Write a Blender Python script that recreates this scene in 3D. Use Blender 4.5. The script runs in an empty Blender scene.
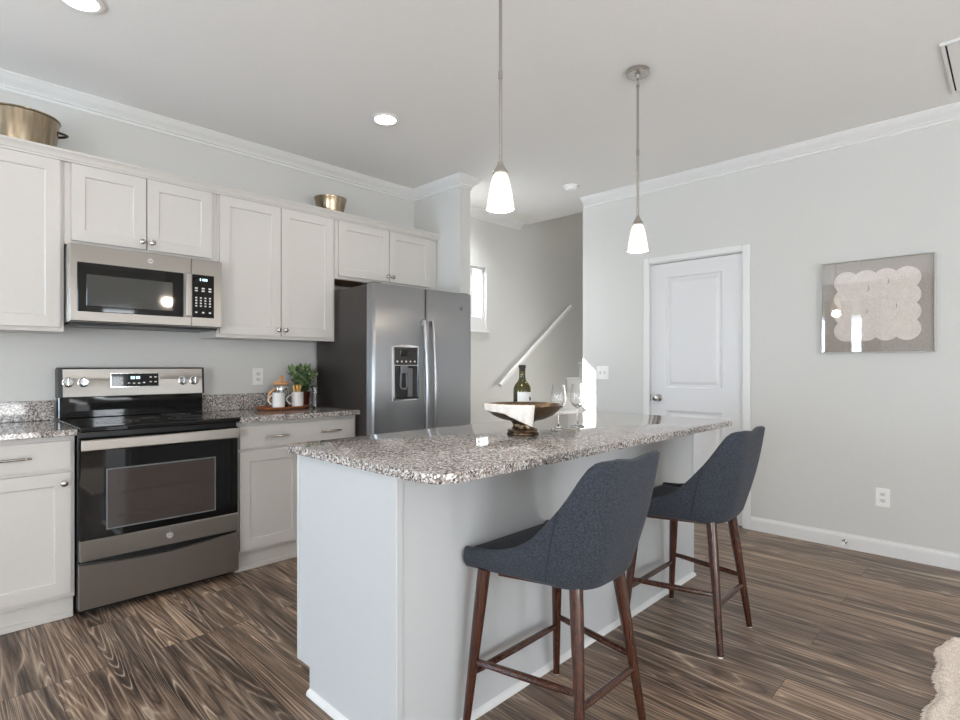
import bpy, bmesh, math, random
from mathutils import Vector, Matrix
R = random.Random(7)
PI = math.pi
S = bpy.context.scene
COL = S.collection

# ------------------------------------------------------------------ camera, world, light, exposure
YAW = 0.7738
cam_d = bpy.data.cameras.new('camera')
cam = bpy.data.objects.new('camera', cam_d)
COL.objects.link(cam)
cam.location = (0, -3.853, 1.2165)
cam.rotation_euler = (PI / 2, 0, YAW - PI / 2)
cam_d.sensor_width = 36
cam_d.lens = 36 * 549.9 / 960
cam_d.shift_y = 5.775 / 960
cam_d.clip_start = 0.05
S.camera = cam

world = bpy.data.worlds.new('world')
S.world = world
world.use_nodes = True
wbg = world.node_tree.nodes['Background']
wbg.inputs[0].default_value = (0.80, 0.90, 1.0, 1)
wbg.inputs[1].default_value = 4.0

sun_d = bpy.data.lights.new('sun', 'SUN')
sun_d.energy = 70.0
sun_d.color = (1.0, 0.96, 0.9)
sun_d.angle = 0.006
sun = bpy.data.objects.new('sun', sun_d)
COL.objects.link(sun)
sun.location = (1, 4, 6)
sun.rotation_euler = Vector((0.655, -1.0, -0.87)).to_track_quat('-Z', 'Y').to_euler()


def area(name, loc, direction, sx, sy, power, color):
    d = bpy.data.lights.new(name, 'AREA')
    d.shape = 'RECTANGLE'
    d.size, d.size_y = sx, sy
    d.energy = power
    d.color = color
    o = bpy.data.objects.new(name, d)
    COL.objects.link(o)
    o.location = loc
    o.rotation_euler = Vector(direction).to_track_quat('-Z', 'Z').to_euler()
    return o


# daylight entering through the windows and the glazed doors behind the camera: sky light at each opening,
# and light thrown up by the sunny ground outside
area('patio_door_daylight', (0.0, -7.32, 1.1), (0, 1, 0), 2.4, 2.15, 14, (1.0, 0.98, 0.96))
area('narrow_door_daylight', (2.25, -7.32, 1.1), (0, 1, 0), 0.5, 2.15, 18, (0.95, 0.97, 1.0))
area('side_window_daylight', (-3.72, -1.08, 1.35), (1, 0, 0), 1.5, 1.7, 125, (0.58, 0.80, 1.0))
area('side_window_daylight', (-3.72, -5.1, 1.35), (1, 0, 0), 2.3, 1.7, 100, (0.94, 0.97, 1.0))
area('ground_bounce_rear', (0.0, -8.7, 0.0), (0, 0.5, 1), 3.0, 2.2, 150, (1.0, 0.97, 0.93))
area('ground_bounce_side', (-5.2, -5.1, 0.0), (0.5, 0, 1), 2.2, 3.0, 420, (0.98, 0.98, 0.97))
area('ground_bounce_side', (-5.2, -0.95, 0.0), (0.5, 0, 1), 2.2, 2.0, 200, (0.95, 0.97, 1.0))

S.view_settings.view_transform = 'Standard'
S.view_settings.look = 'None'
S.view_settings.gamma = 1
S.view_settings.use_curve_mapping = False
S.view_settings.exposure = 0.15
S.cycles.use_denoising = True
S.cycles.max_bounces = 10
S.cycles.diffuse_bounces = 6
S.cycles.glossy_bounces = 5
S.cycles.transmission_bounces = 8
S.cycles.transparent_max_bounces = 12
S.cycles.caustics_reflective = False
S.cycles.caustics_refractive = False
S.cycles.sample_clamp_indirect = 6


# ------------------------------------------------------------------ materials
def lin(c):
    c /= 255.0
    return c / 12.92 if c <= 0.04045 else ((c + 0.055) / 1.055) ** 2.4


def rgb(r, g, b):
    return (lin(r), lin(g), lin(b), 1.0)


class NT:
    """small node-tree helper"""
    def __init__(self, name):
        self.m = bpy.data.materials.new(name)
        self.m.use_nodes = True
        self.t = self.m.node_tree
        self.b = self.t.nodes['Principled BSDF']
        self.out = self.t.nodes['Material Output']

    def n(self, kind, **kw):
        x = self.t.nodes.new(kind)
        for k, v in kw.items():
            setattr(x, k, v)
        return x

    def l(self, a, b):
        self.t.links.new(a, b)

    def set(self, **kw):
        for k, v in kw.items():
            self.b.inputs[k.replace('_', ' ')].default_value = v

    def coords(self, scale=(1, 1, 1), rot=(0, 0, 0)):
        tc = self.n('ShaderNodeTexCoord')
        mp = self.n('ShaderNodeMapping')
        mp.inputs['Scale'].default_value = scale
        mp.inputs['Rotation'].default_value = rot
        self.l(tc.outputs['Object'], mp.inputs['Vector'])
        return mp.outputs['Vector']

    def noise(self, vec, scale, detail=3, rough=0.5, dist=0.0):
        x = self.n('ShaderNodeTexNoise')
        x.inputs['Scale'].default_value = scale
        x.inputs['Detail'].default_value = detail
        x.inputs['Roughness'].default_value = rough
        x.inputs['Distortion'].default_value = dist
        self.l(vec, x.inputs['Vector'])
        return x.outputs['Fac']

    def ramp(self, fac, stops, interp='LINEAR'):
        x = self.n('ShaderNodeValToRGB')
        x.color_ramp.interpolation = interp
        el = x.color_ramp.elements
        while len(el) < len(stops):
            el.new(0.5)
        for e, (p, c) in zip(el, stops):
            e.position = p
            e.color = c
        self.l(fac, x.inputs['Fac'])
        return x.outputs['Color']

    def mix(self, fac, a, b, mode='MIX'):
        x = self.n('ShaderNodeMix', data_type='RGBA', blend_type=mode)
        for i, v in ((0, fac), (6, a), (7, b)):
            if isinstance(v, (int, float, tuple)):
                x.inputs[i].default_value = v
            else:
                self.l(v, x.inputs[i])
        return x.outputs[2]

    def math(self, op, a, b=0.0):
        x = self.n('ShaderNodeMath', operation=op)
        for i, v in ((0, a), (1, b)):
            if isinstance(v, (int, float)):
                x.inputs[i].default_value = v
            else:
                self.l(v, x.inputs[i])
        return x.outputs[0]

    def bump(self, h, strength=0.2, dist=0.002):
        x = self.n('ShaderNodeBump')
        x.inputs['Strength'].default_value = strength
        x.inputs['Distance'].default_value = dist
        self.l(h, x.inputs['Height'])
        self.l(x.outputs['Normal'], self.b.inputs['Normal'])


def mat_paint(name, col, rough=0.5, tex=0.03, bump=0.05, scale=60):
    k = NT(name)
    v = k.coords()
    f = k.noise(v, scale, 4)
    d = tuple(c * (1 - tex) for c in col[:3]) + (1,)
    u = tuple(min(1, c * (1 + tex)) for c in col[:3]) + (1,)
    k.l(k.ramp(f, [(0.3, d), (0.7, u)]), k.b.inputs['Base Color'])
    k.set(Roughness=rough)
    k.bump(f, bump, 0.001)
    return k.m


def mat_plain(name, col, rough=0.5, metal=0.0, **kw):
    k = NT(name)
    f = k.noise(k.coords(), 40, 2)
    d = tuple(c * 0.96 for c in col[:3]) + (1,)
    k.l(k.ramp(f, [(0.3, d), (0.7, col)]), k.b.inputs['Base Color'])
    k.set(Roughness=rough, Metallic=metal)
    for a, v in kw.items():
        k.b.inputs[a.replace('_', ' ')].default_value = v
    return k.m


def mat_brushed(name, col, rough=0.3, scale=(2, 2, 220), amount=0.10, strength=0.04, aniso=0.0):
    k = NT(name)
    v = k.coords(scale)
    f = k.noise(v, 4, 5, 0.65)
    d = tuple(c * (1 - amount) for c in col[:3]) + (1,)
    k.l(k.ramp(f, [(0.3, d), (0.7, col)]), k.b.inputs['Base Color'])
    r = k.n('ShaderNodeMapRange')
    k.l(f, r.inputs['Value'])
    r.inputs['To Min'].default_value = rough * 0.8
    r.inputs['To Max'].default_value = rough * 1.25
    k.l(r.outputs['Result'], k.b.inputs['Roughness'])
    k.set(Metallic=1.0, Anisotropic=aniso, Anisotropic_Rotation=0.0)
    if aniso:
        tg = k.n('ShaderNodeTangent', direction_type='RADIAL', axis='Z')
        k.l(tg.outputs[0], k.b.inputs['Tangent'])
    k.bump(f, strength, 0.0006)
    return k.m


def mat_granite(name):
    k = NT(name)
    v = k.coords()
    vo = k.n('ShaderNodeTexVoronoi')
    vo.inputs['Scale'].default_value = 150
    k.l(v, vo.inputs['Vector'])
    sep = k.n('ShaderNodeSeparateColor')
    k.l(vo.outputs['Color'], sep.inputs[0])
    vo2 = k.n('ShaderNodeTexVoronoi')
    vo2.inputs['Scale'].default_value = 290
    k.l(v, vo2.inputs['Vector'])
    sep2 = k.n('ShaderNodeSeparateColor')
    k.l(vo2.outputs['Color'], sep2.inputs[0])
    white, grey = rgb(222, 219, 216), rgb(150, 145, 142)
    tan, dark, black = rgb(150, 135, 126), rgb(78, 71, 69), rgb(20, 18, 19)
    a = k.ramp(sep.outputs[0], [(0, white), (0.25, grey), (0.41, tan), (0.62, dark), (0.77, white), (0.85, black)], 'CONSTANT')
    b = k.ramp(sep2.outputs[1], [(0, white), (0.25, tan), (0.54, grey), (0.68, dark), (0.85, black)], 'CONSTANT')
    big = k.noise(v, 9, 3)
    m = k.ramp(big, [(0.38, (0.3, 0.3, 0.3, 1)), (0.62, (0.7, 0.7, 0.7, 1))])
    k.l(k.mix(m, a, b), k.b.inputs['Base Color'])
    k.set(Roughness=0.045, IOR=1.55)
    return k.m


def mat_floor(name):
    k = NT(name)
    tc = k.n('ShaderNodeTexCoord')
    mp = k.n('ShaderNodeMapping')
    mp.inputs['Rotation'].default_value = (0, 0, PI / 2)
    k.l(tc.outputs['Object'], mp.inputs['Vector'])
    br = k.n('ShaderNodeTexBrick')
    br.offset = 0.37
    br.offset_frequency = 3
    br.inputs['Color1'].default_value = (0, 0, 0, 1)
    br.inputs['Color2'].default_value = (1, 1, 1, 1)
    br.inputs['Mortar'].default_value = (0.5, 0.5, 0.5, 1)
    br.inputs['Scale'].default_value = 1
    br.inputs['Mortar Size'].default_value = 0.0012
    br.inputs['Mortar Smooth'].default_value = 0.3
    br.inputs['Brick Width'].default_value = 1.22
    br.inputs['Row Height'].default_value = 0.182
    k.l(mp.outputs['Vector'], br.inputs['Vector'])
    rnd = br.outputs['Color']
    # shift the grain from plank to plank
    sc = k.n('ShaderNodeVectorMath', operation='SCALE')
    k.l(rnd, sc.inputs[0])
    sc.inputs['Scale'].default_value = 37.0
    st = k.n('ShaderNodeMapping')
    st.inputs['Scale'].default_value = (11.0, 0.62, 1)
    k.l(tc.outputs['Object'], st.inputs['Vector'])
    ad = k.n('ShaderNodeVectorMath', operation='ADD')
    k.l(st.outputs['Vector'], ad.inputs[0])
    k.l(sc.outputs[0], ad.inputs[1])
    v = ad.outputs[0]
    g1 = k.noise(v, 1.6, 6, 0.68, 0.7)
    # growth-ring lines made by folding a slow noise
    slow = k.noise(v, 0.55, 2.2, 0.45, 0.5)
    tri = k.math('MULTIPLY', k.math('ABSOLUTE', k.math('SUBTRACT', k.math('FRACT', k.math('MULTIPLY', slow, 26.0)), 0.5)), 2.0)
    light = k.math('POWER', tri, 7.0)
    dark = k.math('POWER', k.math('SUBTRACT', 1.0, tri), 3.0)
    patch = k.noise(v, 1.1, 3, 0.6, 0.3)
    pm = k.ramp(patch, [(0.42, (0, 0, 0, 1)), (0.62, (1, 1, 1, 1))])
    st2 = k.n('ShaderNodeMapping')
    st2.inputs['Scale'].default_value = (130, 2.4, 1)
    k.l(tc.outputs['Object'], st2.inputs['Vector'])
    fine = k.noise(st2.outputs['Vector'], 1.0, 4, 0.65)
    tone = k.math('ADD', k.math('MULTIPLY', g1, 0.60), k.math('MULTIPLY', fine, 0.40))
    col = k.ramp(tone, [(0.38, rgb(50, 40, 34)), (0.46, rgb(98, 81, 69)), (0.54, rgb(136, 117, 102)), (0.64, rgb(186, 165, 143))])
    col = k.mix(k.math('MULTIPLY', light, k.math('ADD', k.math('MULTIPLY', pm, 0.75), 0.20)), col, rgb(214, 196, 174))
    col = k.mix(k.math('MULTIPLY', dark, k.math('SUBTRACT', 0.75, k.math('MULTIPLY', pm, 0.45))), col, rgb(44, 34, 28))
    pv = k.ramp(rnd, [(0, (0.80, 0.77, 0.75, 1)), (1, (1.15, 1.06, 0.98, 1))])
    col = k.mix(1.0, col, pv, 'MULTIPLY')
    col = k.mix(br.outputs['Fac'], col, rgb(40, 33, 30))
    k.l(col, k.b.inputs['Base Color'])
    k.l(k.ramp(tone, [(0.3, (0.42, 0.42, 0.42, 1)), (0.9, (0.30, 0.30, 0.30, 1))]), k.b.inputs['Roughness'])
    k.bump(k.math('SUBTRACT', tone, br.outputs['Fac']), 0.12, 0.002)
    return k.m


def mat_fabric(name, c1, c2, scale=700, bump=0.5):
    k = NT(name)
    v = k.coords()
    a = k.noise(v, scale, 2, 0.6)
    b = k.noise(v, scale * 0.2, 3, 0.6)
    f = k.math('ADD', k.math('MULTIPLY', a, 0.65), k.math('MULTIPLY', b, 0.35))
    k.l(k.ramp(f, [(0.40, c1), (0.62, c2)]), k.b.inputs['Base Color'])
    k.set(Roughness=0.9, Sheen_Weight=0.06, Sheen_Roughness=0.5)
    k.bump(f, bump, 0.001)
    return k.m


def mat_wood(name, c1, c2, rough=0.35, scale=(14, 14, 1.5), coat=0.0):
    k = NT(name)
    v = k.coords(scale)
    f = k.noise(v, 4, 5, 0.6, 1.0)
    k.l(k.ramp(f, [(0.3, c1), (0.7, c2)]), k.b.inputs['Base Color'])
    k.set(Roughness=rough, Coat_Weight=coat)
    return k.m


def mat_glass(name, tint=(1, 1, 1, 1), rough=0.0, ior=1.45):
    k = NT(name)
    k.set(Base_Color=tint, Roughness=rough, IOR=ior, Transmission_Weight=1.0)
    return k.m


def mat_pane(name, refl=0.1):
    k = NT(name)
    tr = k.n('ShaderNodeBsdfTransparent')
    gl = k.n('ShaderNodeBsdfGlossy')
    gl.inputs['Roughness'].default_value = 0.02
    fr = k.n('ShaderNodeLayerWeight')
    fr.inputs['Blend'].default_value = 0.5
    mx = k.n('ShaderNodeMixShader')
    k.l(k.math('ADD', k.math('MULTIPLY', k.math('POWER', fr.outputs['Facing'], 5.0), 0.9), 0.04 + refl), mx.inputs[0])
    k.l(tr.outputs[0], mx.inputs[1])
    k.l(gl.outputs[0], mx.inputs[2])
    k.l(mx.outputs[0], k.out.inputs['Surface'])
    return k.m


def mat_emit(name, col, strength):
    k = NT(name)
    k.set(Base_Color=col, Emission_Color=col, Emission_Strength=strength)
    return k.m


def mat_linen(name, c1, c2, scales=((1, 60, 900), (1, 900, 60))):
    k = NT(name)
    f1 = k.noise(k.coords(scales[0]), 1.0, 2, 0.6)
    f2 = k.noise(k.coords(scales[1]), 1.0, 2, 0.6)
    f = k.math('MULTIPLY', k.math('ADD', f1, f2), 0.5)
    k.l(k.ramp(f, [(0.4, c1), (0.6, c2)]), k.b.inputs['Base Color'])
    k.set(Roughness=0.9)
    k.bump(f, 0.3, 0.002)
    return k.m


M = {}
M['wall'] = mat_paint('wall_paint', rgb(201, 201, 198), 0.85, 0.01)
M['ceiling'] = mat_paint('ceiling_paint', rgb(232, 231, 229), 0.9, 0.012, 0.08, 90)
M['trim'] = mat_paint('trim_paint', rgb(218, 218, 217), 0.4, 0.01, 0.0)
M['door'] = mat_paint('door_paint', rgb(212, 212, 213), 0.42, 0.01, 0.02)
M['cab'] = mat_paint('cabinet_paint', rgb(199, 196, 192), 0.38, 0.01, 0.0)
M['island'] = mat_paint('island_paint', rgb(191, 193, 194), 0.45, 0.008, 0.0)
M['floor'] = mat_floor('wood_plank_floor')
M['granite'] = mat_granite('speckled_granite')
M['steel'] = mat_brushed('brushed_steel', (0.36, 0.332, 0.302, 1), 0.42, (1, 1, 160), 0.05, 0.001, 0.95)
M['steel_f'] = mat_brushed('brushed_steel_refrigerator', (0.32, 0.32, 0.325, 1), 0.32, (1, 1, 160), 0.06, 0.001, 0.9)
M['steel_dark'] = mat_plain('dark_grey_enamel', rgb(50, 45, 43), 0.36)
M['nickel'] = mat_plain('brushed_nickel', (0.50, 0.47, 0.44, 1), 0.25, 1.0)
M['chrome'] = mat_plain('polished_chrome', (0.75, 0.75, 0.75, 1), 0.1, 1.0)
M['black_glass'] = mat_plain('black_glass', rgb(13, 12, 12), 0.04, 0.0, IOR=1.6)
M['oven_glass'] = mat_plain('smoked_glass', rgb(66, 58, 54), 0.08, 0.0, IOR=1.6)
M['mw_glass'] = mat_plain('microwave_window_glass', rgb(66, 66, 64), 0.06, 0.0, IOR=1.7)
M['black'] = mat_plain('black_plastic', rgb(18, 17, 17), 0.35)
M['grey_plastic'] = mat_plain('grey_plastic', rgb(112, 114, 118), 0.4)
M['white_plastic'] = mat_plain('white_plastic', rgb(236, 236, 234), 0.4)
M['key'] = mat_plain('printed_key_white', rgb(214, 214, 214), 0.5)
M['lit'] = mat_emit('lit_display', (0.55, 0.85, 1.0, 1), 1.6)
M['slate'] = mat_fabric('dark_slate_fabric', rgb(9, 12, 17), rgb(66, 72, 84), 850)
M['slate_dark'] = mat_fabric('dark_navy_seat_fabric', rgb(16, 20, 27), rgb(40, 46, 56))
M['walnut'] = mat_wood('walnut_stain', rgb(38, 17, 9), rgb(80, 41, 24), 0.25, (30, 30, 3), 0.35)
M['brass'] = mat_brushed('aged_brass', (0.46, 0.37, 0.26, 1), 0.22, (9, 9, 0.6), 0.45, 0.25)
M['bronze'] = mat_brushed('antique_bronze', (0.24, 0.17, 0.11, 1), 0.32, (8, 8, 40), 0.5, 0.1)
M['cloth'] = mat_fabric('white_linen_cloth', rgb(226, 218, 210), rgb(244, 238, 232), 500, 0.3)
M['bead'] = mat_wood('pale_wood_bead', rgb(120, 92, 64), rgb(168, 136, 100), 0.6)
M['board'] = mat_wood('acacia_board', rgb(120, 66, 36), rgb(178, 112, 70), 0.4, (4, 20, 20))
M['oak'] = mat_wood('light_oak', rgb(186, 132, 88), rgb(222, 172, 126), 0.5)
M['mug'] = mat_plain('white_ceramic', rgb(218, 216, 214), 0.25)
M['spoonwood'] = mat_wood('yellow_bamboo', rgb(206, 150, 62), rgb(232, 186, 100), 0.5)
M['terracotta'] = mat_plain('dark_red_glaze', rgb(92, 42, 30), 0.3)
M['leaf'] = mat_fabric('leaf_green', rgb(44, 72, 36), rgb(142, 164, 112), 55, 0.1)
M['stem'] = mat_plain('stem_green', rgb(72, 84, 46), 0.6)
M['glass'] = mat_glass('clear_glass', (1, 1, 1, 1), 0.0, 1.45)
M['bottle'] = mat_glass('olive_bottle_glass', (0.30, 0.27, 0.05, 1), 0.02, 1.5)
M['wine'] = mat_plain('dark_wine', rgb(38, 32, 12), 0.2)
M['label'] = mat_plain('paper_label', rgb(226, 226, 226), 0.7)
M['label_ink'] = mat_plain('label_ink', rgb(40, 40, 40), 0.7)
M['foil'] = mat_plain('dark_foil', rgb(26, 24, 20), 0.35, 0.5)
M['frost'] = None
M['pane'] = mat_pane('window_pane', 0.0)
M['acrylic'] = mat_pane('acrylic_sheet', 0.03)
M['silver'] = mat_plain('satin_silver', (0.66, 0.65, 0.63, 1), 0.5, 0.6)
M['linen'] = mat_linen('grey_linen', rgb(146, 138, 130), rgb(178, 170, 162))
M['paper'] = mat_fabric('cream_handmade_paper', rgb(214, 204, 196), rgb(230, 221, 213), 120, 0.4)
M['paper_edge'] = mat_plain('paper_crease', rgb(120, 110, 102), 0.9)
M['rug'] = mat_linen('cream_woven_wool', rgb(208, 191, 177), rgb(246, 234, 222), ((40, 260, 1), (260, 40, 1)))
M['dark_gap'] = mat_plain('dark_gap', rgb(22, 20, 19), 0.8)
M['underside'] = mat_wood('raw_plywood', rgb(122, 90, 66), rgb(150, 114, 86), 0.7)
M['led'] = mat_emit('led_disc', (1.0, 0.93, 0.84, 1), 14.0)
M['curtain'] = mat_fabric('taupe_curtain', rgb(120, 108, 98), rgb(150, 138, 126), 300, 0.2)
M['stair'] = mat_paint('stair_paint', rgb(222, 222, 221), 0.6, 0.02)

_k = NT('opal_glass')
_lw = _k.n('ShaderNodeTexCoord')
_sep = _k.n('ShaderNodeSeparateXYZ')
_k.l(_lw.outputs['Object'], _sep.inputs[0])
_k.set(Base_Color=(0.95, 0.92, 0.88, 1), Roughness=0.35, Emission_Color=(1.0, 0.80, 0.62, 1))
_k.b.inputs['Transmission Weight'].default_value = 0.0
_k.b.inputs['Subsurface Weight'].default_value = 0.0
_k.b.inputs['Emission Strength'].default_value = 0.42
M['frost'] = _k.m


# ------------------------------------------------------------------ mesh helpers
class MB:
    def __init__(self):
        self.bm = bmesh.new()

    def box(self, x0, x1, y0, y1, z0, z1, bev=0.0, seg=1):
        r = bmesh.ops.create_cube(self.bm, size=1.0)
        vs = r['verts']
        for v in vs:
            v.co = Vector(((x0 + x1) / 2 + v.co.x * (x1 - x0), (y0 + y1) / 2 + v.co.y * (y1 - y0), (z0 + z1) / 2 + v.co.z * (z1 - z0)))
        if bev > 0:
            es = list({e for v in vs for e in v.link_edges})
            bmesh.ops.bevel(self.bm, geom=es, offset=bev, segments=seg, profile=0.5, affect='EDGES')
        return self

    def lathe(self, prof, c=(0, 0, 0), n=32, axis='Z', closed=False):
        """prof: list of (radius, height)"""
        bm = self.bm
        def P(r, h, a):
            x, y = r * math.cos(a), r * math.sin(a)
            if axis == 'Z':
                p = (x, y, h)
            elif axis == 'Y':
                p = (x, h, y)
            else:
                p = (h, x, y)
            return Vector(p) + Vector(c)
        rings = []
        for r, h in prof:
            if r < 1e-6:
                rings.append([bm.verts.new(P(0, h, 0))])
            else:
                rings.append([bm.verts.new(P(r, h, 2 * PI * i / n)) for i in range(n)])
        prs = list(zip(rings[:-1], rings[1:]))
        if closed:
            prs.append((rings[-1], rings[0]))
        for A, B in prs:
            for i in range(n):
                j = (i + 1) % n
                if len(A) == 1 and len(B) == 1:
                    continue
                if len(A) == 1:
                    f = (A[0], B[j], B[i])
                elif len(B) == 1:
                    f = (A[i], A[j], B[0])
                else:
                    f = (A[i], A[j], B[j], B[i])
                bm.faces.new(f)
        return self

    def cyl(self, c, r, h, n=24, axis='Z', bev=0.0):
        if bev > 0:
            p = [(0, 0), (r - bev, 0), (r, bev), (r, h - bev), (r - bev, h), (0, h)]
        else:
            p = [(0, 0), (r, 0), (r, h), (0, h)]
        return self.lathe(p, c, n, axis)

    def tube(self, pts, rad, n=10, closed=False):
        """tube along pts; rad is a number or a list"""
        bm = self.bm
        pts = [Vector(p) for p in pts]
        N = len(pts)
        rads = rad if isinstance(rad, (list, tuple)) else [rad] * N
        up = Vector((0, 0, 1))
        rings = []
        prev = None
        for i, p in enumerate(pts):
            a = pts[(i - 1) % N] if (closed or i > 0) else pts[i]
            b = pts[(i + 1) % N] if (closed or i < N - 1) else pts[i]
            t = (b - a).normalized()
            if prev is None:
                ref = up if abs(t.z) < 0.9 else Vector((1, 0, 0))
                u = t.cross(ref).normalized()
            else:
                u = (prev - t * prev.dot(t)).normalized()
            prev = u
            w = t.cross(u)
            rings.append([bm.verts.new(p + (u * math.cos(2 * PI * k / n) + w * math.sin(2 * PI * k / n)) * rads[i]) for k in range(n)])
        prs = list(zip(rings[:-1], rings[1:]))
        if closed:
            prs.append((rings[-1], rings[0]))
        for A, B in prs:
            for k in range(n):
                j = (k + 1) % n
                bm.faces.new((A[k], A[j], B[j], B[k]))
        if not closed:
            bm.faces.new(rings[0][::-1])
            bm.faces.new(rings[-1])
        return self

    def prism(self, poly, z0, z1, bev=0.0, seg=2):
        """extrude a plan polygon (x, y) from z0 to z1"""
        bm = self.bm
        a = [bm.verts.new((x, y, z0)) for x, y in poly]
        b = [bm.verts.new((x, y, z1)) for x, y in poly]
        n = len(poly)
        fa = bm.faces.new(a[::-1])
        fb = bm.faces.new(b)
        for i in range(n):
            j = (i + 1) % n
            bm.faces.new((a[i], a[j], b[j], b[i]))
        if bev > 0:
            es = list(fa.edges) + list(fb.edges)
            bmesh.ops.bevel(bm, geom=es, offset=bev, segments=seg, profile=0.5, affect='EDGES')
        return self

    def molding(self, path, prof, closed=False):
        """sweep (out, up) profile along an xy path with mitred corners; out is to the LEFT of travel"""
        bm = self.bm
        path = [Vector((p[0], p[1])) for p in path]
        N = len(path)
        rings = []
        for i, p in enumerate(path):
            ds = []
            if i > 0 or closed:
                ds.append((path[i] - path[i - 1]).normalized())
            if i < N - 1 or closed:
                ds.append((path[(i + 1) % N] - path[i]).normalized())
            ns = [Vector((-d.y, d.x)) for d in ds]
            m = ns[0] if len(ns) == 1 else (ns[0] + ns[1]) / (1 + ns[0].dot(ns[1]))
            rings.append([bm.verts.new((p.x + m.x * o, p.y + m.y * o, z)) for o, z in prof])
        K = len(prof)
        prs = list(zip(rings[:-1], rings[1:]))
        if closed:
            prs.append((rings[-1], rings[0]))
        for A, B in prs:
            for k in range(K):
                j = (k + 1) % K
                bm.faces.new((A[k], B[k], B[j], A[j]))
        if not closed:
            bm.faces.new(rings[0])
            bm.faces.new(rings[-1][::-1])
        return self

    def slab(self, o, u, v, nrm, w, h, t, cells=(), rings=()):
        """a panel w x h, thickness t, with recessed cells (u0, u1, v0, v1) lofted through rings (inset, depth)"""
        bm = self.bm
        o, u, v, nrm = Vector(o), Vector(u), Vector(v), Vector(nrm)
        P = lambda a, b, d: o + u * a + v * b + nrm * d
        us = sorted({0.0, w, *[c[0] for c in cells], *[c[1] for c in cells]})
        vs = sorted({0.0, h, *[c[2] for c in cells], *[c[3] for c in cells]})
        g = {(i, j): bm.verts.new(P(a, b, t)) for i, a in enumerate(us) for j, b in enumerate(vs)}
        e = 0.0015
        for i in range(len(us) - 1):
            for j in range(len(vs) - 1):
                q = [g[i, j], g[i + 1, j], g[i + 1, j + 1], g[i, j + 1]]
                cell = next((c for c in cells if abs(c[0] - us[i]) < 1e-6 and abs(c[2] - vs[j]) < 1e-6), None)
                if cell is None:
                    bm.faces.new(q)
                    continue
                cur = q
                for ins, dep in rings:
                    nx = [bm.verts.new(P(a, b, t - dep)) for a, b in
                          ((cell[0] + ins, cell[2] + ins), (cell[1] - ins, cell[2] + ins), (cell[1] - ins, cell[3] - ins), (cell[0] + ins, cell[3] - ins))]
                    for k in range(4):
                        bm.faces.new((cur[k], cur[(k + 1) % 4], nx[(k + 1) % 4], nx[k]))
                    cur = nx
                bm.faces.new(cur)
        back = [bm.verts.new(P(a, b, 0)) for a, b in ((0, 0), (w, 0), (w, h), (0, h))]
        nu, nv = len(us) - 1, len(vs) - 1
        edge = ([g[i, 0] for i in range(nu + 1)], [g[nu, j] for j in range(nv + 1)],
                [g[i, nv] for i in range(nu, -1, -1)], [g[0, j] for j in range(nv, -1, -1)])
        for k in range(4):
            bm.faces.new([back[k]] + edge[k] + [back[(k + 1) % 4]])
        bm.faces.new(back[::-1])
        return self

    def grid(self, fn, nu, nv):
        """surface from fn(i, j) -> point"""
        bm = self.bm
        vs = [[bm.verts.new(fn(i, j)) for j in range(nv + 1)] for i in range(nu + 1)]
        for i in range(nu):
            for j in range(nv):
                bm.faces.new((vs[i][j], vs[i + 1][j], vs[i + 1][j + 1], vs[i][j + 1]))
        return self

    def sphere(self, c, r, n=12, sz=1.0):
        m = max(4, n // 2)
        return self.lathe([(max(0.0, r * math.sin(PI * i / m)) if 0 < i < m else 0.0, -r * sz * math.cos(PI * i / m)) for i in range(m + 1)], c, n)


ORG = {}


def finish(name, mb, mat, org, smooth=False, angle=35):
    bm = mb.bm
    if org != (0, 0, 0):
        bmesh.ops.translate(bm, verts=bm.verts[:], vec=(-org[0], -org[1], -org[2]))
    bmesh.ops.recalc_face_normals(bm, faces=bm.faces[:])
    me = bpy.data.meshes.new(name)
    if smooth:
        for f in bm.faces:
            f.smooth = True
        ang = math.radians(angle)
        for e in bm.edges:
            if len(e.link_faces) == 2 and e.calc_face_angle(0) > ang:
                e.smooth = False
    bm.to_mesh(me)
    bm.free()
    me.materials.append(mat)
    o = bpy.data.objects.new(name, me)
    COL.objects.link(o)
    return o


def thing(name, label, cat, loc=(0, 0, 0), group=None):
    o = bpy.data.objects.new(name, None)
    COL.objects.link(o)
    o.location = loc
    o.empty_display_size = 0.05
    ORG[o] = tuple(loc)
    return tag(o, label, cat, group)


def tag(o, label, cat, group=None):
    o['label'] = label
    o['category'] = cat
    if group:
        o['group'] = group
    return o


def part(name, mb, mat, parent, smooth=False, label=None, angle=35):
    o = finish(name, mb, mat, ORG[parent], smooth, angle)
    ORG[o] = ORG[parent]
    o.parent = parent
    if label:
        o['label'] = label
    return o


def single(name, mb, mat, label, cat, loc=(0, 0, 0), group=None, smooth=False, angle=35):
    o = finish(name, mb, mat, tuple(loc), smooth, angle)
    o.location = loc
    ORG[o] = tuple(loc)
    return tag(o, label, cat, group)


def struct(name, mb, mat, smooth=False, parent=None):
    o = finish(name, mb, mat, ORG[parent] if parent else (0, 0, 0), smooth)
    ORG[o] = ORG[parent] if parent else (0, 0, 0)
    if parent:
        o.parent = parent
    else:
        o['kind'] = 'structure'
    return o


def structroot(name, loc):
    o = bpy.data.objects.new(name, None)
    COL.objects.link(o)
    o.location = loc
    o['kind'] = 'structure'
    ORG[o] = tuple(loc)
    return o


def dup(root, loc, label=None, rotz=None):
    r = root.copy()
    COL.objects.link(r)
    r.location = loc
    if rotz is not None:
        r.rotation_euler = (0, 0, rotz)
    if label:
        r['label'] = label
    for ch in list(root.children):
        c = ch.copy()
        COL.objects.link(c)
        c.parent = r
        for g in list(ch.children):
            d = g.copy()
            COL.objects.link(d)
            d.parent = c
    return r


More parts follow.
